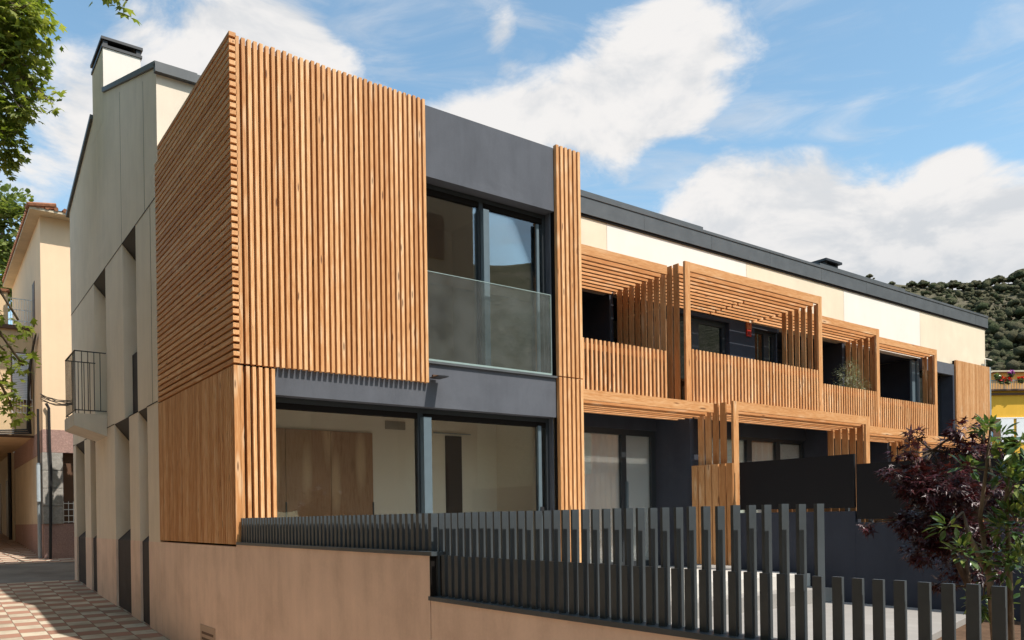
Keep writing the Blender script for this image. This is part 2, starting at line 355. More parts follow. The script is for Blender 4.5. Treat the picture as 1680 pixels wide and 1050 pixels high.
# --- street gable: strips of wall between the splayed openings
def roof_z(y): return 7.50 + (y - 3) * .345 if y < 7.0 else 8.88 - (y - 7.0) * .265
holes_g = [(3.79, 4.345), (4.985, 6.10), (7.86, 8.41), (9.05, 10.13)]
gw = MB(); gt = MB(); MT['head'] = flat('shade_painted_head', (.03, .027, .024), .7)  # near-black splayed heads, recess shade put into the colour
ys = [3.16, 3.79, 4.345, 4.985, 6.10, 7.86, 8.41, 9.05, 10.13, 10.45]
for y0, y1 in zip(ys[:-1], ys[1:]):
    hole = (y0, y1) in holes_g
    gz0 = ground_z(y0) - .2; gz1 = ground_z(y1) - .2
    if not hole:
        gw.box(0, .5, y0, y1, 1.35, 3.20); MB().prism([(y0, gz0), (y1, gz1), (y1, 1.35), (y0, 1.35)], 'x', -.003, .5).build('plinth', MT['plinth'], B)
    else:
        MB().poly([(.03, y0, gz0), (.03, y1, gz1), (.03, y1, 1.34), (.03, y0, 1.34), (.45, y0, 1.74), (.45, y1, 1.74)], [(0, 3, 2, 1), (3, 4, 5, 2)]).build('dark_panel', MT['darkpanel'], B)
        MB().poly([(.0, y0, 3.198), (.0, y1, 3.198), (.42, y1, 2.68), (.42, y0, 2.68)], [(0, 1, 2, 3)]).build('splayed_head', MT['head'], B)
wn_g = B
# first-floor band 3.2-5.87 with two openings
holes_u = [(4.36, 5.30), (6.70, 7.80)]
ys = [3.16, 4.36, 5.30, 6.70, 7.80, 10.45]
for y0, y1 in zip(ys[:-1], ys[1:]):
    if (y0, y1) in holes_u:
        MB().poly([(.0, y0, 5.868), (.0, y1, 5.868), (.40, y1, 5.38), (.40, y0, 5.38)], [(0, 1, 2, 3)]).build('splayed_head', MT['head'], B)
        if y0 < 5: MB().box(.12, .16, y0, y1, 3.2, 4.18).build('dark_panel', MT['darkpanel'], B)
    else: gw.box(0, .5, y0, y1, 3.20, 5.87)
prof = [(3.0, 5.87), (10.45, 5.87)] + [(y, roof_z(y)) for y in (10.45, 7.0, 3.0)]
gt.prism([(3.0, 6.3), (3.16, 6.3), (3.16, 5.87), (10.45, 5.87), (10.45, roof_z(10.45)), (7.0, 8.88), (3.0, 7.5)], 'x', -.002, .5)
gw.build('gable_wall', MT['gable'], B); gt.build('gable_wall_top', MT['gable_top'], B);
jn = MB()
jn.box(-.005, -.0021, 3.16, 10.45, 5.864, 5.876)
for a, b in ((3.16, 3.79), (4.345, 4.985), (6.1, 7.86), (8.41, 9.05), (10.13, 10.45)): jn.box(-.005, -.0031, a, b, 3.194, 3.206)
for y in (3.75, 5.31): jn.box(-.004, -.0021, y, y + .008, 5.88, roof_z(y) - .1)
for y in (3.45,): jn.box(-.003, -.0005, y, y + .006, 3.21, 5.86)
jn.build('panel_joint', MT['black'], B)
for (y0, y1), (z0, z1) in [(h, (1.3, 3.2)) for h in holes_g] + [(h, (3.2, 5.87)) for h in holes_u]:
    f = MB(); f.box(.40, .46, y0, y0 + .06, z0, z1).box(.40, .46, y1 - .06, y1, z0, z1).box(.40, .46, y0 + .06, y1 - .06, z0 + .0, z0 + .06).box(.40, .46, y0 + .06, y1 - .06, z1 - .06, z1)
    fo = f.build('window', MT['frame'], B); MB().box(.425, .435, y0 + .06, y1 - .06, z0 + .06, z1 - .06).build('pane', MT['glass_dark'], fo)
# gable roof edge + coping
cp = MB()
def strip(mb, pts, x0, x1, t):
    for (y0, z0), (y1, z1) in zip(pts[:-1], pts[1:]):
        mb.prism([(y0, z0), (y1, z1), (y1, z1 + t), (y0, z0 + t)], 'x', x0, x1)
strip(cp, [(2.94, 7.485), (6.6, roof_z(6.6) + .005)], -.03, .5, .075)
strip(cp, [(7.62, roof_z(7.62) + .005), (10.62, roof_z(10.62))], -.05, .5, .08)
cp.box(-.03, 1.0, 2.92, 2.999, 7.42, 7.535)
cp.build('roof_edge', MT['zinc'], B)
ch = MB(); ch.box(-.0035, .575, 6.6, 7.62, 8.3, 9.50); cho = ch.build('chimney', [MT['gable_top'], MT['white_panel']], B)
for p in cho.data.polygons:
    if p.normal.y < -.5: p.material_index = 1
ck_ = MB(); ck_.box(-.02, .60, 6.58, 7.64, 9.502, 9.545).box(-.03, .61, 6.57, 7.65, 9.63, 9.675)
for x in (0, .51):
    for y in (6.6, 7.55): ck_.box(x, x + .07, y, y + .07, 9.545, 9.63)
ck_.build('chimney_cap', MT['iron'], cho)
MB().box(.06, .52, 6.66, 7.56, 9.46, 9.60).build('flue', MT['black'], cho)
# roof shell
rf = MB(); rf.poly([(.5, 2.95, 7.49), (XE + .05, 2.95, 7.49), (XE + .05, 7, 8.86), (.5, 7, 8.86), (XE + .05, 10.6, 7.9), (.5, 10.6, 7.9)], [(0, 1, 2, 3), (3, 2, 4, 5)])
ro = rf.build('roof', MT['zinc'], B)
rs = MB()
for a, b in ((7.15, 10.75), (15.0, 19.0)): MB().prism([(3.05, 7.5), (3.9, 7.80), (3.9, 7.94), (3.05, 7.64)], 'x', a, b).build('raised_strip', MT['zinc'], ro)

for x in (15.0, 7.2):
    if x > 10: MB().box(16.9, 17.5, 4.1, 4.7, 7.8, 8.24).box(16.82, 17.58, 4.02, 4.78, 8.30, 8.36).box(16.9, 17.0, 4.1, 4.7, 8.24, 8.30).box(17.4, 17.5, 4.1, 4.7, 8.24, 8.30).build('roof_vent', MT['iron'], ro)
fa = MB(); fa.box(1.0, XE + .12, 2.955, 2.99, 7.17, 7.515); fa.box(4.3, XE + .12, 2.94, 2.955, 7.475, 7.53)
for x in lin(4.9, 22.9, 9): fa.box(x, x + .006, 2.952, 2.955, 7.17, 7.475)
fa.build('roof_fascia', MT['zinc'], B); MB().box(1.0, XE + .05, 2.975, 2.995, 7.12, 7.168).build('soffit', MT['black'], B)
# front wall, upper cladding panels
fw = MB(); fw.box(.5, X5 + .3, 3.0, 3.2, 6.3, 7.45); fw.build('front_wall', MT['white_panel'], B)
for a, b, k in ((X5 + .3, 7.94, 'cream'), (7.94, 12.1, 'white_panel'), (12.1, 15.92, 'cream'), (15.92, 19.67, 'white_panel'), (19.67, XE, 'cream')):
    MB().box(a + .004, b - .004, 3.0, 3.2, 5.82, 7.45).build('cladding_panel', MT[k], B)
    MB().box(b - .004, b + .004, 3.01, 3.19, 5.82, 7.45).build('panel_joint', MT['brown'], B)
MB().box(XE - .2, XE, 3.2, 10.4, .3, 7.4).box(.5, XE - .2, 10.2, 10.45, .3, 7.9).build('rear_wall', MT['gable'], B)
# --- timber corner block
bw = MB()     # black backing + structure
bw.box(.09, .12, .10, 3.16, 1.35, BZ - .04)              # behind gable slats
bw.box(.12, 2.24, .08, .12, 3.21, BZ - .03)              # behind big slats
bw.box(.12, .41, .08, .12, .5, 3.21)
bw.box(4.215, X5 - .01, .08, .12, .5, BZ - .02)
bw.build('cladding_backing', MT['black'], B)
s1 = MB(); slats(s1, 3.19, 6.49, .0708, .043, lambda a, b: s1.box(.0, .068, .0, 3.155, a, b)); s1.build('horizontal_slats', MT['wood_y'], B)
s2 = MB(); slats(s2, .0, 3.16, .0613, .034, lambda a, b: s2.bar(.0, .065, a, b, 1.375, 3.165)); s2.build('gable_slats', MT['wood_z'], B)
s3 = MB(); slats(s3, .062, 2.245, .0613, .0370, lambda a, b: s3.bar(a, b, .0, .062, 3.188 + uni(-.002, .002), 6.47 + uni(-.006, .008))); s3.build('tall_slats', MT['wood_z'], B)
s4 = MB(); slats(s4, .058, .420, .0613, .0370, lambda a, b: s4.bar(a, b, .0, .062, 1.0, 3.165)); s4.build('base_slats', MT['wood_z'], B)
s5 = MB(); slats(s5, 4.215, X5, .068, .045, lambda a, b: (s5.bar(a, b, -.0, .062, 3.45, 6.475), s5.bar(a, b, -.0, .062, .6, 3.435))); s5.build('pier_slats', MT['wood_z'], B)
cb = MB(); cb.box(2.246, 4.205, .05, .30, 5.61, 6.44); cb.build('upper_band', MT['charcoal'], B)
cb = MB(); cb.box(.422, 4.205, .06, .30, 2.91, 3.42); cb.build('middle_band', MT['charcoal'], B)
MB().box(2.246, 4.208, .03, .34, 3.422, 3.447).build('window_sill', MT['zinc'], B)
rb = MB(); rb.box(.12, X5, .30, 3.0, 6.30, 6.42).box(4.5, X5 - .0, .12, 3.0, 3.3, 6.30).box(4.5, X5, .12, 3.0, .5, 2.95).box(4.5, X5, .3, 3., 2.95, 3.3)
rb.build('block_wall', MT['charcoal_wall'], B)
rv = MB(); rv.box(4.19, 4.21, .13, .5, 3.447, 5.61).box(4.19, 4.21, .13, .5, .6, 2.91); rv.build('reveal', MT['charcoal'], B)
# slat ends brackets shadow plate: rooms
rm = MB(); rm.box(.14, 4.43, 1.75, 1.83, .7, 3.2).box(4.43, 4.48, .32, 1.83, .7, 3.2).box(.14, .17, .32, 1.75, .7, 3.2)
rm.box(.14, 4.5, .32, 1.83, 3.18, 3.22)
rm.box(.14, 4.5, 2.9, 2.98, 3.4, 6.25).box(.14, 2.2, .30, .34, 3.45, 6.25).box(4.43, 4.48, .5, 2.9, 3.4, 6.25).box(.14, 4.5, .32, 2.98, 6.22, 6.28)
rm.build('interior_wall', MT['interior'], B)
MB().box(.14, 4.48, .3, 1.75, .66, .75).box(.14, 4.48, .32, 2.9, 3.36, 3.41).build('interior_floor', MT['floor_wood'], B)
MB().box(3.53, 3.80, 1.73, 1.749, .75, 2.79).build('doorway', MT['doorway'], B)  # thin dark sheet on the wall, darkness of the unlit hall painted in
MB().box(3.33, 3.95, 1.715, 1.73, 2.815, 2.83).build('curtain_track', MT['galv'], B)
vg = MB(); vg.box(2.575, 2.88, 1.73, 1.745, 2.835, 2.95)
for i in range(7): vg.box(2.59, 2.865, 1.722, 1.73, 2.845 + i * .0145, 2.851 + i * .0145)
vg.build('air_grille', flat('beige_grille', (.40, .35, .28), .6), B)

def window(parent, x0, x1, z0, z1, y, cuts, fr=.055, d=.07, name='window', gl='glass', mat='frame'):
    f = MB(); f.box(x0, x0 + fr, y, y + d, z0, z1).box(x1 - fr, x1, y, y + d, z0, z1).box(x0 + fr, x1 - fr, y, y + d, z1 - fr, z1).box(x0 + fr, x1 - fr, y, y + d, z0, z0 + fr)
    for a, b in cuts: f.box(a, b, y - .0, y + d, z0 + fr, z1 - fr)
    fo = f.build(name, MT[mat], parent)
    e = [x0 + fr] + [q for c in cuts for q in c] + [x1 - fr]
    for a, b in zip(e[0::2], e[1::2]): MB().box(a, b, y + d * .4, y + d * .4 + .012, z0 + fr, z1 - fr).build('pane', MT[gl], fo)
    return fo
# big ground-floor sliding window and the upper one, front sash standing a little forward
wg = window(B, .42, 4.19, .75, 2.905, .20, [(2.20, 2.27)], fr=.05, d=.08)
MB().box(.42, 4.19, .205, .27, 2.79, 2.854).build('head_rail', MT['black'], wg)
MB().box(2.23, 2.335, .11, .198, .78, 2.80).build('sash_stile', MT['sunlit_stile'], wg)
MB().box(3.985, 4.035, .17, .198, .78, 2.80).build('sash_stile', MT['sunlit_stile'], wg)
MB().box(4.0, 4.05, .15, .17, 1.66, 1.74).build('handle', MT['iron'], wg)
wu = window(B, 2.2, 4.19, 3.447, 5.605, .22, [(3.13, 3.19)], fr=.05, d=.08, gl='glass_coated')
MB().box(2.2, 4.19, .225, .29, 5.49, 5.554).build('head_rail', MT['black'], wu)
MB().box(3.15, 3.235, .15, .218, 3.46, 5.45).build('sash_stile', MT['sunlit_stile'], wu)
MB().box(4.02, 4.06, .19, .218, 3.46, 5.45).build('sash_stile', MT['sunlit_stile'], wu)
gr = MB(); gr.box(2.246, 4.12, .045, .062, 3.475, 4.495); go = gr.build('glass_balustrade', MT['rail_glass'], B)
gc = MB(); gc.box(2.246, 4.12, .043, .064, 4.496, 4.503).box(4.121, 4.128, .043, .064, 3.46, 4.503).box(2.246, 4.12, .041, .066, 3.452, 3.474)
gc.build('glass_edge', flat('pale_green_glass_edge', (.28, .36, .34), .3, .6), go)

# --- loggias, balconies, pergolas
UN = [(X5, 8.05, 1.55, .58, 'open'), (8.05, 12.12, 1.20, .23, 'bay'), (12.12, 15.88, 2.08, 1.10, 'open'), (15.88, 19.55, 2.50, 1.50, 'open')]
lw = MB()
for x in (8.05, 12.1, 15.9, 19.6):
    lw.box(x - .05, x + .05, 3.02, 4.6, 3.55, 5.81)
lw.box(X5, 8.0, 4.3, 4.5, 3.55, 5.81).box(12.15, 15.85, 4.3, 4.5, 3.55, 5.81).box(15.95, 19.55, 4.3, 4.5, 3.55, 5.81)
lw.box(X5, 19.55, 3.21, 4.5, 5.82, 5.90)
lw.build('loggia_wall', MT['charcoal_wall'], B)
sb = MB()
for x0, x1, yp, yl, k in UN: sb.box(x0 + .002, x1 - .002, yp - .06, 4.6, 3.36, 3.52)
sb.build('balcony_slab', MT['charcoal_wall'], B)
# unit two upper bay with windows
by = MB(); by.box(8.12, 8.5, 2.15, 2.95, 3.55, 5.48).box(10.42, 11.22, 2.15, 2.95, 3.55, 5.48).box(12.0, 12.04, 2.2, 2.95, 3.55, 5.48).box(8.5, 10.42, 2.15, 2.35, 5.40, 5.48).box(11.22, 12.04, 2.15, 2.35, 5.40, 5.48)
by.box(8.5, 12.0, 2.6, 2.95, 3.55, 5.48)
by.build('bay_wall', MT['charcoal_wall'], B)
window(B, 8.5, 10.42, 3.6, 5.40, 2.25, [(9.42, 9.62)], fr=.09, gl='glass_dark')
window(B, 11.22, 12.0, 3.6, 5.40, 2.25, [(11.66, 11.82)], fr=.05, gl='glass_dark')
# ground-floor glazing behind terraces
gl_ = MB(); gl_.box(X5, 6.2, 1.87, 2.1, .7, 3.36).box(6.2, 8.0, 1.87, 2.0, 3.10, 3.36)
gl_.box(8.0, 8.1, 1.1, 4.5, .6, 3.36).box(12.05, 12.15, 1.1, 4.5, .6, 3.36).box(15.85, 15.95, 1.9, 4.5, .6, 3.36)
gl_.box(8.1, 9.0, 1.56, 1.8, .7, 3.36).box(9.0, 12.05, 1.56, 1.7, 3.08, 3.36)
gl_.box(12.15, 15.85, 2.6, 2.8, .6, 3.36).box(15.95, 19.6, 2.8, 3.0, .6, 3.36)
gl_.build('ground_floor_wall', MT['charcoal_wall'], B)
window(B, 6.2, 8.0, .72, 3.10, 1.90, [(7.17, 7.28)], fr=.10, gl='glass_clear')
MB().box(7.245, 7.285, 1.86, 1.895, .74, 2.2).build('sash_stile', MT['sunlit_stile'], B)
window(B, 9.0, 12.03, .72, 3.08, 1.60, [(10.19, 10.34), (11.1, 11.24)], fr=.06, gl='glass_clear')
iw = MB(); iw.box(5.6, 7.94, 3.15, 3.25, .7, 3.34).box(7.94, 7.995, 1.98, 3.25, .7, 3.34).box(5.55, 5.6, 2.11, 3.25, .7, 3.34).box(8.16, 11.99, 2.80, 2.9, .7, 3.34).box(11.99, 12.045, 1.71, 2.9, .7, 3.34).box(8.11, 8.16, 1.81, 2.9, .7, 3.34).box(5.6, 7.94, 2.11, 3.15, 3.28, 3.34).box(8.16, 11.99, 1.81, 2.80, 3.28, 3.34)
iw.build('interior_wall', plaster('white_interior_paint', (.90, .86, .78), .02, 1, .9, False, .02), B)
MB().box(5.6, 7.94, 2.11, 3.15, .66, .735).box(6.2, 7.94, 1.975, 2.109, .66, .735).box(8.16, 11.99, 1.81, 2.80, .66, .735).box(9.0, 11.99, 1.675, 1.809, .66, .735).build('interior_floor', plaster('pale_floor_tile', (.82, .78, .70), .04, 2, .7, False, .02), B)
for a, b in ((6.31, 7.16), (7.29, 7.90)): MB().box(a, b, 1.958, 1.965, .80, 3.0).build('roller_blind', MT['curtain'], B)
for a, b in ((9.07, 10.18), (10.35, 11.09), (11.25, 11.96)): MB().box(a, b, 1.658, 1.665, .80, 3.0).build('roller_blind', MT['curtain'], B)

def fins(mb, x, y0, y1, z0, z1, pitch=.155, w=.118, t=.03, jit=0):
    y = y0
    while y + w <= y1 + .001:
        mb.bar(x - t / 2, x + t / 2, y, y + w, z0, z1 + (uni(-jit, jit) if jit else 0), .003); y += pitch
for i, (x0, x1, yp, yl, k) in enumerate(UN):
    zt = 5.955; post = .13
    fr = MB()
    fr.box(x0 + (post if i == 1 else .02), x1 - (post if i else .06), yp, yp + .045, zt - .155, zt)
    fo = fr.build('pergola', MT['beam_x'], B)
    po = MB()
    if i == 1: po.bar(x0 - .0, x0 + post, yp - .002, yp + .045, 3.38, zt + .003)
    if i: po.bar(x1 - post, x1, yp - .002, yp + .045, 3.38, zt + .003)
    if po.v: po.build('post', MT['board_z'], fo)
    rsl = MB(); y = yp + .16; q = 0
    while y < 2.96:
        if i == 1 and 2.1 < y + 0 and y < 3: 
            pass
        cutx = x1 - .16 - (uni(1.2, 2.2) if (i == 1 and q > 3) else 0)
        if i == 1 and q > 3:
            cut = 10.55 + (q - 4) * -.0 + .02 * q
            rsl.box(x0 + .02, cut, y, y + .06, zt - .165, zt - .03); rsl.box(cut + .05, x1 - .05, y, y + .06, zt - .165, zt - .03)
        else: rsl.box(x0 + .02, x1 - .05, y, y + .06, zt - .165, zt - .03)
        y += .155; q += 1
    rsl.build('slat_roof', MT['wood_x'], fo)
    bl = MB()
    slats(bl, x0 + (.16 if i == 1 else .03), x1 - (.16 if i else .10), .093, .046, lambda a, b: bl.bar(a, b, yp + .0, yp + .04, 3.38, 4.465, .003))
    bl.box(x0 + .03, x1 - .05, yp + .042, yp + .07, 4.30, 4.40); bl.box(x0 + .03, x1 - .05, yp + .042, yp + .07, 3.55, 3.65)
    bl.build('balustrade', MT['wood_z'], fo)
    sf = MB()
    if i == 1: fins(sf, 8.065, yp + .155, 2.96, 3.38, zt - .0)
    if i == 1: sf.build('side_fins', MT['shaded_fin_z'], fo); sf = MB(); fins(sf, x1 - .03, yp + .055, 2.14, 3.5, zt - .14, .15, .10)
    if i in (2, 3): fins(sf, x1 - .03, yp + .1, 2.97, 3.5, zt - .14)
    if sf.v: sf.build('side_fins', MT['shaded_fin_z'], fo)
    # lower pergola over the terrace
    zl = 3.435
    fr = MB(); fr.box(x0 + (post if i == 1 else .02), x1 - (post if i else .06), yl, yl + .045, zl - .15, zl); fo = fr.build('terrace_pergola', MT['beam_x'], B)
    po = MB()
    if i == 1: po.bar(x0, x0 + post, yl - .002, yl + .045, .6, zl + .003)
    if i: po.bar(x1 - post, x1, yl - .002, yl + .045, .6, zl + .003)
    if po.v: po.build('post', MT['board_z'], fo)
    rsl = MB(); y = yl + .15
    while y < yp - .08: rsl.box(x0 + .02, x1 - .05, y, y + .055, zl - .195, zl - .03); y += .155
    rsl.build('slat_roof', MT['wood_x'], fo)
    sf = MB()
    if i == 1: fins(sf, 8.065, yl + .155, 1.12, .78, zl); sf.build('side_fins', MT['shaded_fin_z'], fo); sf = MB()
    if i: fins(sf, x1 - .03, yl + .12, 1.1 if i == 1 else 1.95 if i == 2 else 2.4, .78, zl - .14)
    if sf.v: sf.build('side_fins', MT['shaded_fin_z'], fo)
MB().box(19.05, 19.20, 2.92, 2.98, 3.55, 5.70).box(19.32, 19.42, 2.92, 2.98, 3.55, 5.70).build('door_leaf', MT['sunlit_stile'], B)
# far end of the facade: recessed window, dark head, timber sheeting
MB().box(19.6, 21.38, 2.9, 3.0, 5.50, 5.815).build('head_panel', MT['charcoal'], B)
MB().box(21.3, 21.4, 2.9, 3.6, .6, 5.5).box(19.62, 21.3, 3.6, 3.7, .6, 5.5).build('recess_wall', MT['charcoal_wall'], B)
window(B, 19.62, 21.3, 3.5, 5.5, 3.25, [(20.4, 20.5), (20.85, 20.92)], gl='glass')
sE = MB(); slats(sE, 21.40, 23.52, .0613, .040, lambda a, b: sE.bar(a, b, 2.85, 2.90, .8, 5.94)); sE.build('end_slats', MT['wood_z'], B)
MB().box(21.4, 23.55, 2.905, 2.96, .8, 5.93).build('cladding_backing', MT['black'], B)
MB().box(23.525, 23.62, 2.85, 3.0, .8, 5.95).build('corner_trim', MT['galv'], B)
MB().tube([(23.35, 2.9, 5.9), (23.35, 2.9, 6.16), (23.38, 2.9, 6.19), (23.8, 2.9, 6.19)], .018, 6).build('overflow_pipe', MT['slab'], B)
# street balcony on the gable
bs = MB(); bs.box(-.49, 0, 6.72, 7.78, 3.22, 3.42); bs.poly([(-.49, 6.72, 3.22), (-.49, 7.78, 3.22), (0, 7.78, 3.22), (0, 6.72, 3.22), (-.0, 6.72, 3.06), (-.0, 7.78, 3.06)], [(0, 3, 4), (1, 5, 2), (0, 4, 5, 1)])
bo = bs.build('street_balcony', MT['slab'], B)
ra = MB(); zt, zb = 4.44, 3.47
for z in (zt, zb): ra.box(-.475, -.455, 6.735, 7.765, z, z + .016).box(-.455, 0, 6.735, 6.753, z, z + .016).box(-.455, 0, 7.747, 7.765, z, z + .016)
for i in range(9): yy = 6.735 + 1.014 * i / 8; ra.box(-.471, -.459, yy, yy + .012, 3.42 if i in (0, 8) else zb + .016, zt)
for i in range(1, 5): xx = -.455 + .455 * i / 5; ra.box(xx - .006, xx + .006, 6.738, 6.75, zb + .016, zt).box(xx - .006, xx + .006, 7.75, 7.762, zb + .016, zt)
ra.build('railing', MT['iron'], bo)
MB().box(.2, .26, 6.72, 7.78, 3.42, 5.7).build('balcony_door', MT['gable'], bo)

# ------------------------------------------------------------------ boundary wall and fences
bwl = thing('boundary_wall', 'pinkish rendered street boundary wall with stepped top below the metal bars', 'wall', (0, -4, 0))
up_ = MB(); up_.box(0, .2, -3.762, -.0, -1.2, 1.375); up_.box(.0, .2, 0, 3.16, -.6, 1.352); up_.build('tall_section', MT['plinth'], bwl)
MB().box(.0, .2, -9.2, -3.774, -1.2, 1.10).build('low_section', MT['plinth'], bwl)
MB().box(.01, .19, -3.774, -3.762, -1.2, 1.09).build('wall_joint', MT['black'], bwl)
gv = MB(); gv.box(-.008, 0, .75, 1.30, -.2, .46); go = gv.build('vent_grille', flat('beige_vent', (.47, .34, .25), .6), bwl)
gs = MB()
for i in range(9): gs.box(-.0095, -.008, .80, 1.24, -.16 + i * .065, -.132 + i * .065)
gs.build('vent_slot', MT['brown'], go)
FP = .0747
def picket_mesh(x, y, z0, zf, zr):
    mb = MB()
    if zf: mb.box(x, x + .014, y, y + .037, z0, zf)
    if zr: mb.box(x + .018, x + .062, y + .022, y + .036, z0, zr)
    return mb
def fence(name, label, y_first, count, z0, zf, zr, x=.04):
    root = thing(name, label, 'fence', (x, y_first, z0))
    proto = picket_mesh(x, y_first, z0 + .02, zf, zr).build('picket', MT['fence'], root)
    for i in range(1, count):
        c = proto.copy(); col.objects.link(c); c.parent = root; c.location = (uni(-.0015, .0015), -FP * i + uni(-.002, .002), uni(-.002, .001))
    yl = y_first - FP * count
    if zf: MB().box(x - .045, x + .085, yl + .0, y_first + .05, z0 - .005, z0 + .02).build('bottom_rail', MT['fence'], root)
    return root
fa_ = fence('bar_fence', 'dark metal bar fence on the tall wall section below the timber slats', -.06, 50, 1.378, 1.637, 1.637)
fb_ = fence('bar_fence', 'front row of short dark metal bars on the low wall section', -3.80, 68, 1.103, 1.378, None)
fc_ = fence('bar_fence', 'back row of tall thin grey metal bars behind the short bars', -3.79, 36, 1.103, None, 1.637, .052)
MB().box(.0, .2, -3.775, -3.765, 1.10, 1.372).build('end_shade_sheet', MT['black'], fb_)  # black sheet over the step end, shade of the bars put into colour

# terraces inside the boundary
T = MB(); T.box(.2, 8.0, -1.15, 1.87, -.5, .72); T.build('terrace', plaster('pale_terrace_tile', (.60, .56, .51), .06, 2.5, .8, False, .05), kind='structure')
T = MB(); T.box(.2, 8.0, -1.5, -1.155, -.5, .53); T.build('terrace_step', MT['stone_floor'], kind='structure')
T = MB(); T.prism([(.2, -4.3), (1.2, -5.1), (8.0, -3.45), (8.0, -1.505), (.2, -1.505)], 'z', -.5, .34); T.build('patio', MT['stone_floor'], kind='structure')
T = MB(); T.box(.2, 12, -12, -3.0, -.5, .27); T.build('planting_bed', MT['soil'], kind='structure')
T = MB(); T.box(8.1, 20, -1.5, 3.0, -.5, .70); T.build('neighbour_terrace', MT['stone_floor'], kind='structure')
gwl = thing('garden_wall', 'dark blue grey garden wall between the terraces, with black screen sheets above it', 'wall', (8.1, -3, 0))
g1 = MB(); g1.box(8.05, 8.2, -1.84, .15, -.3, 1.625).box(8.05, 8.2, -7.5, -1.842, -.3, 1.465); g1.build('low_wall', MT['charcoal_wall'], gwl)
MB().box(8.055, 8.10, -1.83, .13, 1.672, 2.432).build('black_screen', MT['panel_black'], gwl)
MB().box(8.055, 8.10, -7.4, -1.86, 1.512, 2.285).build('black_screen', MT['panel_black'], gwl)
ps = MB()
for y in (-.1, -1.7, -2.05, -4.4, -7.2): ps.box(8.11, 8.16, y, y + .05, 1.46 if y < -1.9 else 1.62, 2.25)
ps.build('post', MT['fence'], gwl)
tf = thing('timber_screen', 'privacy screen of upright larch boards beside the terrace post', 'screen', (7.93, .5, .75))
t_ = MB(); fins(t_, 7.96, .18, 1.05, .78, 2.43, .145, .12, .035); t_.build('boards', MT['shaded_fin_z'], tf)
ts = thing('timber_screen', 'low strip of orange larch boards glimpsed in the gap under the black screens', 'screen', (8.6, -3, .7))
t_ = MB(); fins(t_, 8.6, -7.2, .2, .5, 2.1, .135, .115, .035); t_.build('boards', MT['shaded_fin_z'], ts)

# wardrobe in the corner room
wd = thing('wardrobe', 'brown oak wardrobe with flush doors behind the big ground floor window', 'wardrobe', (1.3, 1.7, .75))
for a, b in ((.2, .56), (.566, 1.155), (1.161, 1.76), (1.766, 2.36)):
    MB().box(a, b, 1.695, 1.715, .80, 2.76).build('door', MT['wardrobe'], wd)
MB().box(.18, 2.37, 1.717, 1.748, .75, 2.765).build('carcass', MT['brown'], wd)
for x in (1.147, 2.345): MB().box(x, x + .018, 1.683, 1.695, 1.2, 1.84).build('handle', MT['iron'], wd)

# wall lamp under the slats
wl = thing('wall_lamp', 'small flat square outdoor lamp fixed to the grey band under the slats', 'lamp', (2.33, 0, 3.25))
MB().box(2.27, 2.41, -.17, .03, 3.240, 3.252).build('lamp_shade', MT['iron'], wl); MB().box(2.30, 2.38, .0, .03, 3.253, 3.285).build('bracket', MT['brown'], wl)
cl = thing('ceiling_lamp', 'small round ceiling lamp under the dark terrace soffit', 'lamp', (9.9, 1.3, 3.35))
MB().lathe((9.95, 1.33, 3.30), [(.11, 0), (.12, .02), (.12, .06)], 16).build('lamp_shade', MT['galv'], cl)
# alarm sign
al = thing('alarm_sign', 'small orange and red alarm box sign on the dark wall between upper windows', 'sign', (11, 2.15, 5.3))
MB().box(10.93, 11.07, 2.11, 2.148, 5.34, 5.47).build('upper_plate', MT['orange'], al); MB().box(10.935, 11.065, 2.115, 2.148, 5.20, 5.337).build('lower_plate', MT['red'], al)
e = MB(); e.prism([(10.975, 5.425), (11.025, 5.425), (11.0, 5.455)], 'y', 2.106, 2.11)
for k in range(3): e.box(10.955 + k * .032, 10.975 + k * .032, 2.112, 2.115, 5.225, 5.29)
e.build('sign_marks', flat('sign_ink', (.12, .02, .015), .5), al)
tw = thing('tension_wire', 'thin pale wire stretched across the dark bay below the slat roof', 'wire', (11, 1.9, 5.3))
MB().tube([(10.8, 1.9, 5.32), (11.3, 1.9, 5.31)], .006, 5).build('strand', MT['galv'], tw)

# ------------------------------------------------------------------ plants
def tmpl(kind):
    if kind == 'plane' or kind == 'maple':
        if kind == 'plane': tips = [(-100, .62), (-45, .9), (0, 1.0), (45, .9), (100, .62)]; notch = .52
        else: tips = [(-125, .5), (-62, .88), (0, 1.1), (62, .88), (125, .5)]; notch = .26
        pts = [(0, 0, .0)]; outl = [(0, -.12)]
        for i, (a, r) in enumerate(tips):
            outl.append((r * sin(R(a)), r * cos(R(a))))
            if i < 4: b = (a + tips[i + 1][0]) / 2; outl.append((notch * sin(R(b)), notch * cos(R(b))))
        pts += [(x, y, -.16 * (x * x + y * y)) for x, y in outl]
        k = len(outl); return pts, [(0, 1 + (i + 1) % k, 1 + i) for i in range(k)]
    if kind == 'laurel':
        return [(0, 0, 0), (.17, .3, .05), (.2, .55, .04), (.1, .85, -.03), (0, 1.05, -.10), (-.1, .85, -.03), (-.2, .55, .04), (-.17, .3, .05), (0, .3, 0), (0, .6, -.02), (0, .85, -.06)], \
               [(0, 1, 8), (1, 2, 9, 8), (2, 3, 10, 9), (3, 4, 10), (0, 8, 7), (8, 9, 6, 7), (9, 10, 5, 6), (10, 4, 5)]
    if kind == 'narrow': return [(0, 0, 0), (.09, .5, .02), (0, 1, -.05), (-.09, .5, .02)], [(0, 1, 2, 3)]
    return [(-.5, 0, 0), (.45, .1, .08), (.5, .9, -.05), (0, 1.1, .05), (-.55, .8, .02)], [(0, 1, 2, 3, 4)]
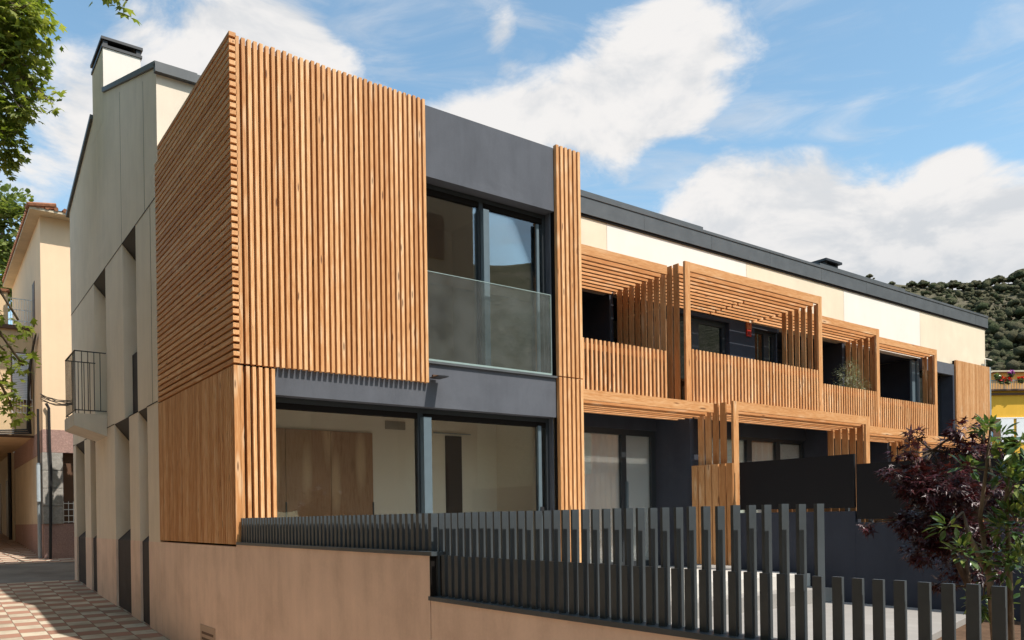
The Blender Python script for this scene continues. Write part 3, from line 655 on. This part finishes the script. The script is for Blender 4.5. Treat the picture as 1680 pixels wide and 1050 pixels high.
def leafcloud(name, spots, kind, mat, parent, droop=.2):
    tv, tf = tmpl(kind); mb = MB()
    for p, dirv, s in spots:
        d = Vector(dirv) + Vector((uni(-.5, .5), uni(-.5, .5), uni(-.5, .5) - droop)); d.normalize()
        nrm = Vector((uni(-.6, .6), uni(-.6, .6), 1)); sd = d.cross(nrm)
        if sd.length < .05: continue
        sd.normalize(); nn = sd.cross(d)
        b = len(mb.v)
        for x, y, z in tv: q = Vector(p) + (sd * x + d * y + nn * z) * s; mb.v.append((q.x, q.y, q.z))
        for f in tf: mb.f.append(tuple(i + b for i in f))
    return mb.build(name, mat, parent)
def rsph():
    while True:
        v = Vector((uni(-1, 1), uni(-1, 1), uni(-1, 1)))
        if .05 < v.length < 1: return v
def wiggle(a, b, k, amp):
    a = Vector(a); b = Vector(b); L = (b - a).length
    return [a.lerp(b, i / k) + (Vector((uni(-1, 1), uni(-1, 1), uni(-1, 1))) * amp * L if 0 < i < k else Vector((0, 0, 0))) for i in range(k + 1)]
def tree(name, label, cat, base, stems, blobs, kind, size, per, clump, lm, bm, r0, group=None, droop=.2, twig=.35):
    """stems: list of point lists; blobs: (centre, radius xyz, clumps). Leaves sit in clumps along twigs that grow to each blob."""
    root = thing(name, label, cat, base, group)
    tb = MB(); spots = []
    for st in stems:
        st = [Vector(p) for p in st]; tb.tube(st, [r0 * (1 - .75 * i / (len(st) - 1)) for i in range(len(st))], 8)
    nodes = [Vector(p) for st in stems for p in st[1:]]
    for c, rad, k in blobs:
        c = Vector(c); near = min(nodes, key=lambda q: (q - c).length)
        limb = wiggle(near, c, 4, .06); tb.tube(limb, [r0 * .34, r0 * .3, r0 * .24, r0 * .18, r0 * .12], 6)
        for _ in range(k):
            v = rsph(); e = c + Vector((v.x * rad[0], v.y * rad[1], v.z * rad[2]))
            if rnd() < twig: tb.tube(wiggle(limb[random.randrange(1, 5)], e, 3, .07), [r0 * .1, r0 * .08, r0 * .06, r0 * .04], 4, False)
            outd = (e - c).normalized() * .8
            for _ in range(per):
                q = rsph() * clump
                spots.append((e + q, outd + q.normalized() * .8, size * uni(.65, 1.15)))
    tb.build('trunk', bm, root, True); leafcloud('crown', spots, kind, lm, root, droop); return root

# foreground plane tree whose crown enters at top left
pc = lambda x, y, d, r, k: (at(x, y, d), (r, r, r * .9), k)
tb0 = at(-560, 60, 12.5); tb0.z = ground_z(tb0.y)
tree('plane_tree', 'plane tree with big lobed green leaves hanging into the top left corner', 'tree', tb0,
     [[tb0, tb0 + Vector((.1, 0, 2.5)), tb0 + Vector((.3, .1, 5)), tb0 + Vector((1.0, 0, 7.2)), tb0 + Vector((2.0, -.2, 8.6))],
      [tb0 + Vector((.3, .1, 5)), at(-200, 250, 13), at(-110, 120, 13), at(-60, 60, 13)], [at(-300, -60, 13), at(-80, -190, 12), at(120, -150, 10.5), at(190, -75, 9.7)]],
     [pc(-110, 10, 13, 1.35, 130), pc(-15, 40, 12.8, .72, 80), pc(34, 15, 12.6, .52, 60), pc(22, 95, 12.9, .48, 50), pc(-14, 160, 13, .62, 70), pc(40, 178, 12.9, .30, 14), pc(78, 165, 12.9, .13, 3),
      pc(-6, 235, 13, .40, 36), pc(-120, 200, 13.2, 1.0, 60), pc(172, -20, 9.6, .13, 3), pc(208, 0, 9.6, .09, 2), pc(190, -40, 9.6, .15, 3), pc(-300, -60, 13, 2.2, 100), pc(-10, 275, 13.3, .2, 5),
      pc(8, 575, 14.5, .34, 9), pc(-5, 640, 14.5, .42, 11), pc(30, 525, 14.5, .22, 3), pc(38, 600, 14.5, .14, 3), pc(20, 670, 14.5, .2, 4)],
     'plane', .115, 8, .22, MT['plane'], MT['bark'], .16)
for k, (x, y) in enumerate(((-6.0, -9.5), (-6.2, -3.2), (-6.0, 3.2))):  # unseen trees added to cut west sky light on the gable side
    g = Vector((x, y, ground_z(y)))
    tree('plane_tree', ('unseen street plane tree beside the camera, added to block sky light', 'unseen middle street plane tree facing the gable, added to block sky light', 'unseen street plane tree facing the gable balcony, added to block sky light')[k], 'tree', g,
         [[g, g + Vector((.1, 0, 2.5)), g + Vector((0, .1, 5)), g + Vector((.2, 0, 8))]],
         [(g + Vector((a, b, c)), (1.7, 1.9, 1.7), 60) for a, b, c in ((0, 0, 8.6), (1.2, 1.4, 6.6), (1.2, -1.4, 6.6), (-1.4, 0, 6.8), (1.3, 0, 8.0), (1.0, 2.0, 4.9), (1.0, -1.6, 4.8), (-1, 2, 5))],
         'clump', .36, 10, .5, MT['plane'], MT['bark'], .2, twig=.1)
g = Vector((2.0, 12.9, ground_z(12.9)))  # hidden tree added to cast shade on the peach house base
tree('street_tree', 'small unseen street tree added behind the building to shade the peach house corner', 'tree', g, [[g, g + Vector((0, 0, 2.2)), g + Vector((.1, 0, 4.4))]],
     [(g + Vector((a, b, c)), (.8, .8, .6), 40) for a, b, c in ((0, 0, 4.9), (-.45, .5, 4.75), (.6, .2, 4.8), (-.1, -.8, 4.3), (.5, -.8, 4.4), (1.6, .2, 4.8))], 'clump', .26, 10, .35, MT['plane'], MT['bark'], .1)
nh = thing('added_mirrored_house', 'tall brown house added across the garden, shaped to mirror in the upper window', 'house', (8, -18, 0))  # added house, placed and sized for its reflection in the upper left pane
MB().box(10.9, 14.2, -24, -16.3, -1, 14.6).build('wall', plaster('brown_render', (.30, .215, .15), .1, .8), nh)
for z in (2, 5, 8, 11): 
    for x in (11.8,): MB().box(x, x + 1.1, -16.31, -16.25, z, z + 1.6).build('window', MT['brown'], nh)
# trees behind the old houses
for x, y, d, lab, rr in ((5, 400, 42, 'pale green street tree standing behind the arched ochre house', 2.2),):
    b = at(x, y, d); g = Vector((b.x, b.y, ground_z(b.y)))
    tree('street_tree', lab, 'tree', g, [[g, g + Vector((.1, 0, 5)), g + Vector((0, .1, 9)), b]],
         [(b + Vector((0, 0, 1.2)), (1.5, 1.5, 2.2), 60), (b + Vector((-1.2, .5, 0)), (1.8, 1.8, 2.6), 70), (b + Vector((.2, 0, -1.9)), (1.4, 1.4, 1.3), 40)],
         'clump', .22, 22, .5, MT['plane_far'], MT['bark'], .2)
# dark red japanese maple
mb0 = Vector((3.55, -5.35, .27))
def mp(x, y, d, r, k, fz=.62): return (at(x, y, d), (r, r, r * fz), k)
tree('japanese_maple', 'dark red Japanese maple in front of the black garden screens', 'tree', mb0,
     [[mb0, at(1590, 960, 5.8), at(1575, 880, 5.75), at(1560, 800, 5.7), at(1530, 740, 5.7)], [at(1590, 960, 5.8), at(1560, 900, 5.8), at(1500, 850, 5.8)], [at(1575, 880, 5.75), at(1630, 800, 5.7), at(1620, 740, 5.7)]],
     [mp(1540, 800, 5.6, .27, 70), mp(1565, 870, 5.7, .26, 70), mp(1520, 860, 5.7, .18, 30), mp(1500, 790, 5.6, .16, 22), mp(1560, 740, 5.7, .17, 18, .5), mp(1610, 735, 5.8, .2, 18, .5), mp(1500, 715, 5.6, .05, 4), mp(1575, 705, 5.6, .07, 5), mp(1600, 700, 5.6, .06, 3),
      mp(1610, 810, 5.9, .25, 40), mp(1468, 775, 5.6, .08, 5, .4), mp(1488, 745, 5.6, .08, 5, .4), mp(1480, 855, 5.7, .12, 7, .3), mp(1530, 905, 5.8, .2, 20, .5), mp(1600, 930, 5.9, .22, 24), mp(1640, 870, 6, .2, 18), mp(1540, 960, 6, .12, 6), mp(1425, 862, 5.7, .07, 2, .3)],
     'maple', .052, 10, .06, MT['maple'], MT['bark_dark'], .03, droop=.45)
# glossy laurel shrub
lb0 = Vector((2.0, -6.2, .27))
tree('laurel_shrub', 'glossy green laurel shrub with pale stems at the right edge behind the bars', 'shrub', lb0,
     [[lb0, at(1622, 940, 4.25), at(1608, 850, 4.2), at(1618, 770, 4.15), at(1625, 700, 4.1)], [lb0 + Vector((.08, -.02, 0)), at(1655, 900, 4.2), at(1650, 820, 4.1), at(1665, 720, 4.05)], [at(1622, 940, 4.25), at(1590, 880, 4.2), at(1580, 840, 4.2)]],
     [mp(1668, 790, 4.05, .09, 14, 1), mp(1668, 860, 4.1, .09, 12, 1), mp(1630, 710, 4.1, .06, 4, 1), mp(1610, 695, 4.1, .035, 1, 1), mp(1672, 725, 4.0, .07, 6, 1), mp(1590, 765, 4.15, .03, 2, 1), mp(1555, 862, 4.15, .04, 2, .6), mp(1580, 905, 4.15, .06, 5, .8),
      mp(1632, 910, 4.2, .05, 4, 1), mp(1668, 930, 4.1, .1, 12, 1), mp(1610, 985, 4.3, .06, 5, 1), mp(1640, 1000, 4.3, .08, 6, 1), mp(1700, 850, 4.1, .10, 8, 1), mp(1715, 780, 4.15, .10, 8, 1), mp(1650, 760, 4.1, .06, 4, 1)],
     'laurel', .066, 11, .035, MT['laurel'], MT['bark'], .019, droop=-.25)
# small olive in a pot on the third balcony
ob = Vector((15.2, 2.5, 3.53))
ol = tree('olive_tree', 'thin grey green potted olive showing above the third balcony rail', 'potted plant', ob, [[ob + Vector((0, 0, .3)), ob + Vector((.02, 0, .8)), ob + Vector((-.02, 0, 1.25)), ob + Vector((.0, 0, 1.6))]],
     [(ob + Vector((0, 0, 1.30)), (.30, .28, .30), 60), (ob + Vector((.15, -.1, 1.05)), (.30, .25, .22), 45), (ob + Vector((.1, 0, 1.62)), (.14, .14, .16), 6), (ob + Vector((.42, 0, 1.3)), (.12, .1, .14), 4), (ob + Vector((-.25, 0, 1.1)), (.2, .2, .3), 14)],
     'narrow', .085, 9, .10, MT['olive'], MT['bark'], .022)
MB().lathe(ob, [(.13, 0), (.17, .05), (.2, .32), (.21, .34), (.18, .34)], 16).build('pot', MT['terracotta'], ol)

# ------------------------------------------------------------------ old houses up the street
ph = thing('peach_house', 'tall peach rendered house with a tiled roof, pink base and stone corner', 'house', (.05, 15.7, .7))
x0, y0, x1, y1 = .03, 15.7, 8.0, 23.5
m_ = MB(); m_.box(x0, x1, y0, y1, 4.06, 9.55); m_.build('wall', MT['peach'], ph)
MB().box(x0 - .01, x1, y0 - .015, y1, 3.47, 4.06).build('pink_band', MT['pinkstone'], ph)
cs = MB(); z = 1.62
for i in range(4): cs.box(x0 - .02, .47, y0 - .03, y0 + .5, z + .006, z + .456); z += .4625
cs.build('stone_corner', MT['stone'], ph)
MB().box(x0, x1, y0, y1, .3, 1.62).build('base', MT['pinkstone'], ph)
MB().box(x0 + .01, x0 + .3, y0 + .5, y1, 1.62, 3.47).box(1.5, x1, y0 + .01, y0 + .3, 1.62, 3.47).build('side_wall', MT['cream_old'], ph)
MB().box(.47, 1.5, y0 + .15, y0 + .3, 1.62, 3.47).build('porch_shutter', MT['brown'], ph)
gz = MB()
for i in range(9): gz.box(.47 + i * .115, .485 + i * .115, y0 + .02, y0 + .035, 1.64, 2.2)
for k in range(4): gz.box(.47, 1.5, y0 + .036, y0 + .045, 1.66 + k * .16, 1.68 + k * .16)
gz.build('white_grille', MT['white'], ph)
rf = MB(); ex, ey = .28, .45
rf.poly([(x0 - ex, y0 - ey, 9.62), (x1, y0 - ey, 9.62), (x1, y1, 9.62), (x0 - ex, y1, 9.62), (x0 - ex + 3.5, y0 + 3.4, 10.2), (x1, y0 + 3.4, 10.2), (x0 - ex + 3.5, y1, 10.2)], [(0, 1, 5, 4), (0, 4, 6, 3), (4, 5, 2, 6)])
for i in range(40): yy = y0 - ey + .2 * i; rf.tube([(x0 - ex - .02, yy, 9.645), (x0 - ex + .6, yy, 9.74)], .055, 6)
for i in range(22): xx = x0 - ex + .2 * i; rf.tube([(xx, y0 - ey - .02, 9.645), (xx, y0 - ey + .5, 9.73)], .055, 6)
ro = rf.build('roof', MT['tile'], ph)
MB().box(x0 - ex + .02, x1, y0 - ey + .02, y1, 9.55, 9.615).build('eaves', MT['cream_old'], ro)
wo = MB().box(x0 - .012, x0 + .02, 17.0, 17.5, 7.0, 8.2).build('window', MT['brown'], ph)

ah = thing('arched_house', 'ochre house bridging the street with white roller shutter and roof terrace', 'house', (-2, 17.6, .7))
m_ = MB(); m_.box(-6, .02, 17.6, 33, 4.06, 6.95); m_.build('wall', MT['peach_old'], ah)
MB().box(-6, -.55, 17.6, 17.8, 7.06, 7.95).box(-6, -.55, 21.3, 21.5, 7.06, 7.95).build('parapet', MT['peach_old'], ah)
MB().box(-6.05, .02, 17.52, 21.5, 6.951, 7.058).build('cornice', MT['brown'], ah); MB().box(-6.05, -.50, 17.55, 17.85, 7.951, 8.02).build('parapet_cap', MT['tile'], ah)
MB().box(-6.0, .02, 17.58, 17.62, 4.0, 4.06).build('arch_beam', MT['brown'], ah)
r_ = MB()
for i in range(9): r_.box(-.55 + i * .065, -.54 + i * .065, 17.65, 17.66, 7.06, 7.8)
for z in (7.2, 7.5, 7.8): r_.box(-.55, .02, 17.645, 17.665, z, z + .02)
r_.build('terrace_railing', MT['white'], ah)
f = MB(); f.box(-.50, -.02, 17.56, 17.6, 4.95, 6.33); fo = f.build('window', MT['brown'], ah)
s_ = MB()
for i in range(26): s_.box(-.47, -.05, 17.535, 17.56, 5.05 + i * .048, 5.09 + i * .048)
s_.build('roller_shutter', MT['shutter_white'], fo)
g_ = MB()
for i in range(8): g_.box(-.50 + i * .068, -.49 + i * .068, 17.50, 17.51, 4.66, 5.04)
for z in (4.66, 4.85, 5.03): g_.box(-.50, -.01, 17.495, 17.515, z, z + .018)
g_.build('window_grille', MT['white'], fo)
fh = thing('terraced_house', 'weathered cream house further up the shaded street with a narrow window', 'house', (.1, 28, 1))
MB().box(-.02, 6, 23.6, 60, .5, 4.055).box(-.6, -.02, 33, 60, .5, 4.8).box(-9, -.6, 44, 60, .5, 5.2).build('wall', MT['cream_old'], fh)
for y in (25.2, 28.4): MB().box(-.035, -.02, y, y + .9, 1.2, 3.2).build('door', MT['brown'], fh)
MB().box(-.05, -.02, 30.6, 31.8, 1.9, 3.3).build('window', MT['brown'], fh)
lh = thing('added_facing_house', 'unseen row of old houses across the street, added to block west sky light', 'house', (-8, 30, 1))  # houses added out of view to cut sky light on the gable
MB().box(-16, -7.2, 15.5, 45, .3, 8.5).box(-16, -7.6, -6, 10, -.5, 9.6).box(-16, -7.0, -24, -6.1, -.9, 8.4).build('wall', MT['cream_old'], lh)
f = MB()
for y in (-22, -18.5, -15, -11.5, -8, -4, -.5, 3, 6.5): f.box(-7.06, -6.98, y, y + 1.1, .3, 2.6) if y < -6.5 else f.box(-7.66, -7.58, y, y + 1.1, .3, 2.6); f.box(-7.06, -6.98, y, y + 1.1, 4, 5.8) if y < -6.5 else f.box(-7.66, -7.58, y, y + 1.1, 4, 5.8)
f.build('shutters', MT['brown'], lh)
# drainpipe, cables, lantern
dpz = thing('drainpipe', 'grey galvanised drainpipe at the peach house street corner', 'pipe', (-.03, 15.9, .7))
MB().tube([(-.05, 15.9, .72), (-.05, 15.9, 3.2)], .05, 10).build('lower_pipe', MT['galv'], dpz); MB().tube([(-.05, 15.9, 3.2), (-.05, 15.92, 4.6)], .03, 8).build('upper_pipe', MT['cable'], dpz)
MB().tube([(-.06, 15.85, 2.2), (-.06, 15.85, 3.15)], .054, 10).build('sleeve', flat('pale_grey_paint', (.42, .47, .5), .4), dpz)
bp_ = thing('black_cable', 'thick black cable clipped down the stone corner of the peach house', 'cable', (.15, 15.6, .7))
MB().tube([(.15, 15.62, .72), (.17, 15.6, 2.0), (.19, 15.6, 3.0), (.165, 15.6, 3.7), (.16, 15.6, 4.6), (.10, 15.6, 4.72)], .035, 8).build('cable', MT['cable'], bp_)
cbn = thing('cable_bundle', 'tangled bundle of black utility cables from the peach house to the gable balcony', 'cables', (.2, 15.5, 4.7))
for k in range(6):
    a = Vector((-.02, 15.5, 4.78 + .03 * k)); b = Vector((.25 + .02 * k, 10.5, 4.15 + .015 * k))
    pts = [a.lerp(b, i / 8) + Vector((uni(-.015, .015), 0, -.12 * sin(pi * i / 8) + uni(-.02, .02))) for i in range(9)]
    MB().tube(pts, .011, 5).build('cable', MT['cable'], cbn)
for k in range(4):
    pts = [(-.06 - .03 * k, 17.5 - .02 * k, 4.1 + .04 * k), (-.10, 17.45, 5.2 + .2 * k), (-.07 + .02 * k, 17.0, 6.1 + .15 * k), (-.04, 16.2, 6.6)]
    MB().tube(pts, .022, 5).build('cable', MT['cable'], cbn)
for k in range(3): MB().tube([(-3, 17.50, 4.02 + .05 * k), (-1, 17.48, 4.04 + .05 * k), (-.08, 17.48, 4.12 + .05 * k)], .022, 5).build('cable', MT['cable'], cbn)
ln = thing('street_lantern', 'black wall lantern on a curled bracket under the street arch', 'lantern', (-.2, 22.8, 3.6))
lp = at(31, 768, 31)
MB().tube([lp + Vector((.35, .6, -.2)), lp + Vector((.3, .4, .25)), lp + Vector((.1, 0, .35)), lp + Vector((0, 0, .22))], .025, 6).build('bracket', MT['iron'], ln)
MB().lathe(lp - Vector((0, 0, .25)), [(.09, 0), (.15, .32), (.19, .33), (.04, .47)], 6).build('lantern_head', MT['iron'], ln)
dp2 = thing('drainpipe', 'thin dark drainpipe on the cream house under the arch', 'pipe', (-.06, 24.4, 1))
MB().tube([(-.07, 24.0, 1.0), (-.07, 24.0, 4.3)], .06, 8).build('pipe', MT['cable'], dp2)

# ------------------------------------------------------------------ mustard house beyond the far end
D = 74.0; yc = at(1650, 640, D); S = D / FPX
yh = thing('mustard_house', 'mustard yellow house with flower balcony beyond the far end of the building', 'house', (yc.x, yc.y, 0))
ang = -YAW
yh.rotation_euler = (0, 0, ang)
yz = yc.z
class LB(MB):        # built in the house's own frame: x right, y away, z up (pixels of the survey turned to metres)
    def bx(s, px0, px1, d0, d1, py0, py1): return s.box((px0 - 1650) * S, (px1 - 1650) * S, d0, d1, yz - (py0 - 640) * S, yz - (py1 - 640) * S)
    def build(s, name, mat, parent=None, **k):
        me = bpy.data.meshes.new(name); me.from_pydata(s.v, [], s.f); me.update(); me.materials.append(mat)
        o = bpy.data.objects.new(name, me); col.objects.link(o); o.parent = parent; return o
b_ = LB(); b_.bx(1560, 1760, 0, 8, 642, 640 + yz / S); b_.build('wall', MT['yellow'], yh)
b_ = LB(); b_.bx(1602, 1760, 1.6, 8, 607, 641.8); b_.build('upper_wall', MT['ochre'], yh)
b_ = LB(); b_.prism([((1614 - 1650) * S, yz + 24 * S), ((1642 - 1650) * S, yz + 36.5 * S), ((1780 - 1650) * S, yz + 35.5 * S), ((1780 - 1650) * S, yz + 33 * S), ((1643 - 1650) * S, yz + 34 * S), ((1614 - 1650) * S, yz + 21.5 * S)], 'y', 1.2, 8.2); b_.build('roof', MT['cream_old'], yh)
b_ = LB(); b_.bx(1560, 1760, -.5, 1.6, 639.5, 642); b_.build('balcony_floor', MT['brown'], yh)
b_ = LB(); b_.bx(1600, 1760, -.47, -.40, 624.5, 626)
for i in range(60): b_.bx(1600 + i * 2.6, 1600.75 + i * 2.6, -.45, -.41, 626, 639.5)
for x in (1642, 1684): b_.bx(x, x + 1.2, -.46, -.40, 624.5, 639.5)
b_.build('balcony_railing', MT['galv'], yh)
b_ = LB(); b_.bx(1600, 1760, -.18, -.02, 645, 648.5); b_.build('cable_trunking', MT['brown'], yh)
b_ = LB(); b_.bx(1600, 1760, -.12, -.0, 685, 687); b_.build('lintel', MT['white'], yh)
b_ = LB(); b_.bx(1623, 1632, 1.5, 1.6, 618, 641); b_.build('door', MT['frame'], yh)
b_ = LB(); b_.bx(1620, 1638, -.1, -.02, 687, 722); wo = b_.build('window', MT['brown'], yh)
b_ = LB(); b_.bx(1621, 1626.5, -.14, -.1, 690, 718); b_.build('pane', flat('blue_curtain', (.12, .28, .4), .3), wo)
for a, c in ((1640, 1661), (1666, 1690)):
    b_ = LB(); b_.bx(a, c, -.12, -.02, 687.5, 726); b_.build('shutter', MT['shutter_white'], yh)
def flowers(label, px, py, mat, rad, k, pot=True):
    p = at(px, py, D - .6); root = thing('flower_pot', label, 'flower pot', p - Vector((0, 0, .3)), 'flower pots on the mustard house balcony')
    MB().lathe(p - Vector((0, 0, .42)), [(.16, 0), (.24, .3), (.25, .34)], 10).build('pot', MT['bark_dark'], root)
    spots = [(p + Vector((v.x * rad, v.y * rad * .6, v.z * rad * .5)), v, uni(.1, .2)) for v in (rsph() for _ in range(k))]
    leafcloud('blossom', spots, 'clump', mat, root)
    spots = [(p + Vector((v.x * rad, v.y * rad * .6, v.z * rad * .45 - .2)), v, uni(.1, .2)) for v in (rsph() for _ in range(k))]
    leafcloud('foliage', spots, 'clump', MT['laurel'], root)
flowers('leftmost red geranium pot on the mustard house balcony rail', 1644, 622, MT['flower_red'], .28, 40)
flowers('middle red geranium pot on the balcony rail, the widest red cluster', 1654, 622, MT['flower_red'], .34, 50)
flowers('red geranium pot on the balcony rail nearest the right edge', 1675, 621, MT['flower_red'], .3, 40)
flowers('purple hanging flower basket under the mustard house roof', 1659, 611, MT['flower_pur'], .34, 60)
flowers('dark leafy hanging basket under the sloping mustard house eave', 1637, 616, MT['laurel'], .3, 50)

# ------------------------------------------------------------------ hill with pines
import mathutils
nz = mathutils.noise
RID = 330.
def hill_h(azd, r):
    ridge = .2395 + .021 * max(0, (66 - azd)) / 5
    if azd < 61: ridge = .268 + .002 * (61 - azd)
    if azd > 66: ridge = .2395 + .0004 * (azd - 66)
    if azd > 80: ridge = min(.33, .2491 + .0028 * (azd - 80))
    ridge = max(ridge, .17)
    edge = max(0., min(1., (azd - 44) / 10.)); edge = edge * edge * (3 - 2 * edge)
    t = max(0., min(1.25, (r - 110) / (RID - 110)))
    p = (t ** 1.15 if t <= 1 else 1 - (t - 1) * .25)
    z = 3 + (ridge * RID - 1.5) * p * edge
    z += 2.2 * nz.noise(Vector((azd * .18, r * .012, 3))) * min(1, t * 2) * (1 if r < RID - 12 else .3)
    return z
def hp(azd, r, dz=0): a = R(azd); return Vector((CAM.x + r * sin(a), CAM.y + r * cos(a), hill_h(azd, r) + dz))
hm = MB(); A = lin(44, 178, 134); RR = lin(100, 400, 60)
for r in RR:
    for a in A: hm.v.append(tuple(hp(a, r, nz.noise(Vector((a * 1.7, r * .09, 0))) * .8)))
k = len(A)
for j in range(len(RR) - 1):
    for i in range(k - 1): hm.f.append((j * k + i, j * k + i + 1, (j + 1) * k + i + 1, (j + 1) * k + i))
m, nt, o_ = newmat('scrub_hillside'); n = N(nt); o = n.obj(); a = n.noise(o, .05, 6, .65); b = n.noise(o, .45, 4, .7); c = n.noise(o, 1.6, 3, .7)
t = n.math('ADD', n.math('MULTIPLY', a, .45), n.math('ADD', n.math('MULTIPLY', b, .4), n.math('MULTIPLY', c, .25)))
n.bsdf(o_, n.ramp(t, [(.38, (.035, .045, .02)), (.48, (.07, .07, .038)), (.58, (.12, .105, .07)), (.72, (.19, .16, .12))]), 1, .05, b, 1., 1.5); MT['scrub'] = m
hm.build('hill', MT['scrub'], None, True, 'structure')
m, nt, o_ = newmat('pine_foliage'); n = N(nt); o = n.obj(); b = n.noise(o, 1.7, 6, .75); isl = n.geo('Random Per Island')
n.bsdf(o_, n.mix(n.math('MULTIPLY', isl, .75), n.ramp(b, [(.36, (.034, .044, .022)), (.5, (.07, .086, .042)), (.66, (.13, .14, .075))]), (.15, .125, .08)), 1, .05, b, 1., 1.2); MT['pine'] = m
import bmesh
_bm = bmesh.new(); bmesh.ops.create_icosphere(_bm, subdivisions=3, radius=1); ICO3 = ([v.co.copy() for v in _bm.verts], [tuple(v.index for v in f.verts) for f in _bm.faces]); _bm.free()
_bm = bmesh.new(); bmesh.ops.create_icosphere(_bm, subdivisions=2, radius=1); ICO2 = ([v.co.copy() for v in _bm.verts], [tuple(v.index for v in f.verts) for f in _bm.faces]); _bm.free()
def lump(mb, c, rx, rz, seed, ico, amp=.35, fq=2.6, flatb=0.):
    vs, fs = ico; b = len(mb.v)
    for v in vs:
        s = 1 + amp * nz.noise(v * fq + Vector((seed, seed * .7, 0))) + amp * .6 * nz.noise(v * fq * 2.7 + Vector((0, seed, 5)))
        z = v.z if v.z > 0 else v.z * (1 - flatb)
        mb.v.append((c[0] + v.x * rx * s, c[1] + v.y * rx * s, c[2] + z * rz * s))
    mb.f += [tuple(i + b for i in f) for f in fs]
def pine(label, azd, r, h, rx, rz, lobes=4):
    g = hp(azd, r, -.6); root = thing('umbrella_pine', label, 'tree', g, 'umbrella pines along the hill crest')
    top = g + Vector((0, 0, h))
    mb = MB(); mb.tube([g, g + Vector((.2, .1, h * .5)), top], [.35, .28, .2], 6)
    for q in range(3): mb.tube([g + Vector((.2, .1, h * .55)), top + Vector((uni(-1, 1) * rx * .5, uni(-1, 1) * rx * .5, .2))], [.18, .1], 5)
    mb.build('trunk', MT['bark_dark'], root, True)
    cb_ = MB(); lump(cb_, top + Vector((0, 0, rz * .4)), rx * .72, rz, azd, ICO3, .35, 2.4, .6)
    for q in range(lobes + 3):
        an = 2 * pi * q / (lobes + 3) + azd; lump(cb_, top + Vector((cos(an) * rx * .62, sin(an) * rx * .62, rz * uni(.05, .4))), rx * uni(.3, .45), rz * uni(.5, .8), azd + q, ICO2, .5, 2.6, .5)
    cb_.build('crown', MT['pine'], root)
def azpx(x): q = at(x, 500, 1) - CAM; return math.degrees(math.atan2(q.x, q.y))
PINES = [(1427, 2.2, 2.6, 'lowest dark pine tuft on the crest beside the roof edge'), (1463, 3.0, 2.6, 'tiny dark pine at the left of the hill crest'), (1496, 4.0, 3.4, 'small round pine on the left third of the crest'), (1514, 4.6, 4.4, 'medium flat pine just left of the gap in the crest trees'),
         (1531, 4.2, 3.4, 'first pine right of the gap in the crest trees'), (1543, 4.6, 4.2, 'broad pine right of the crest gap with overlapping neighbour'), (1556, 6.2, 4.0, 'dark pine standing a little lower below the crest line'), (1563, 6.0, 5.0, 'wide flat pine at the middle of the crest'),
         (1582, 5.0, 4.5, 'low pine right of the middle of the crest'), (1600, 5.4, 5.0, 'see-through pine with visible trunk on the crest'), (1622, 5.6, 4.6, 'rounded pine on the right third of the crest'), (1637, 6.5, 5.4, 'large broad pine on the right of the crest'), (1664, 6.0, 5.0, 'pine behind the largest one at the right edge'), (1676, 8.0, 6.6, 'largest pine of the crest at the right edge of the photo')]
for x, h, rx, lab in PINES:
    a = azpx(x); pine(lab, a, RID - 3 if 'below' not in lab else RID - 40, h * .30 + .3, rx * .56, rx * .30)
_bm = bmesh.new(); bmesh.ops.create_icosphere(_bm, subdivisions=1, radius=1); ICO1 = ([v.co.copy() for v in _bm.verts], [tuple(v.index for v in f.verts) for f in _bm.faces]); _bm.free()
wood_ = MB(); cnt = 0
while cnt < 3400:
    a = uni(59.5, 84); r = uni(130, 327); f = (r - 130) / 197
    dens = (a - 59.5) / 7.0 * (1.2 - f * .9) + (0.25 if f < .55 else .02)
    dens *= .8 + 1.2 * (nz.noise(Vector((a * .9, r * .035, 9))) + .35)
    if rnd() > dens: continue
    s_ = min(3.4, random.lognormvariate(.22, .45)); p = hp(a, r)
    for q in range(random.randrange(3, 7)):
        o3 = Vector((uni(-.7, .7) * s_, uni(-.7, .7) * s_, s_ * uni(.25, .8)))
        lump(wood_, p + o3, s_ * uni(.3, .62), s_ * uni(.3, .5), cnt * 1.37 + q, ICO1, .6, 1.9)
    cnt += 1
for k in range(1800):                      # low scrub
    a = uni(59.5, 84); r = uni(150, 327); p = hp(a, r); s_ = uni(.3, .8)
    lump(wood_, p + Vector((0, 0, s_ * .3)), s_, s_ * .6, k * 2.1, ICO1, .6, 1.9)
wo_ = wood_.build('wooded_slope', MT['pine'], None, True, 'stuff'); wo_['label'] = 'dense dark green pine wood covering the hillside'
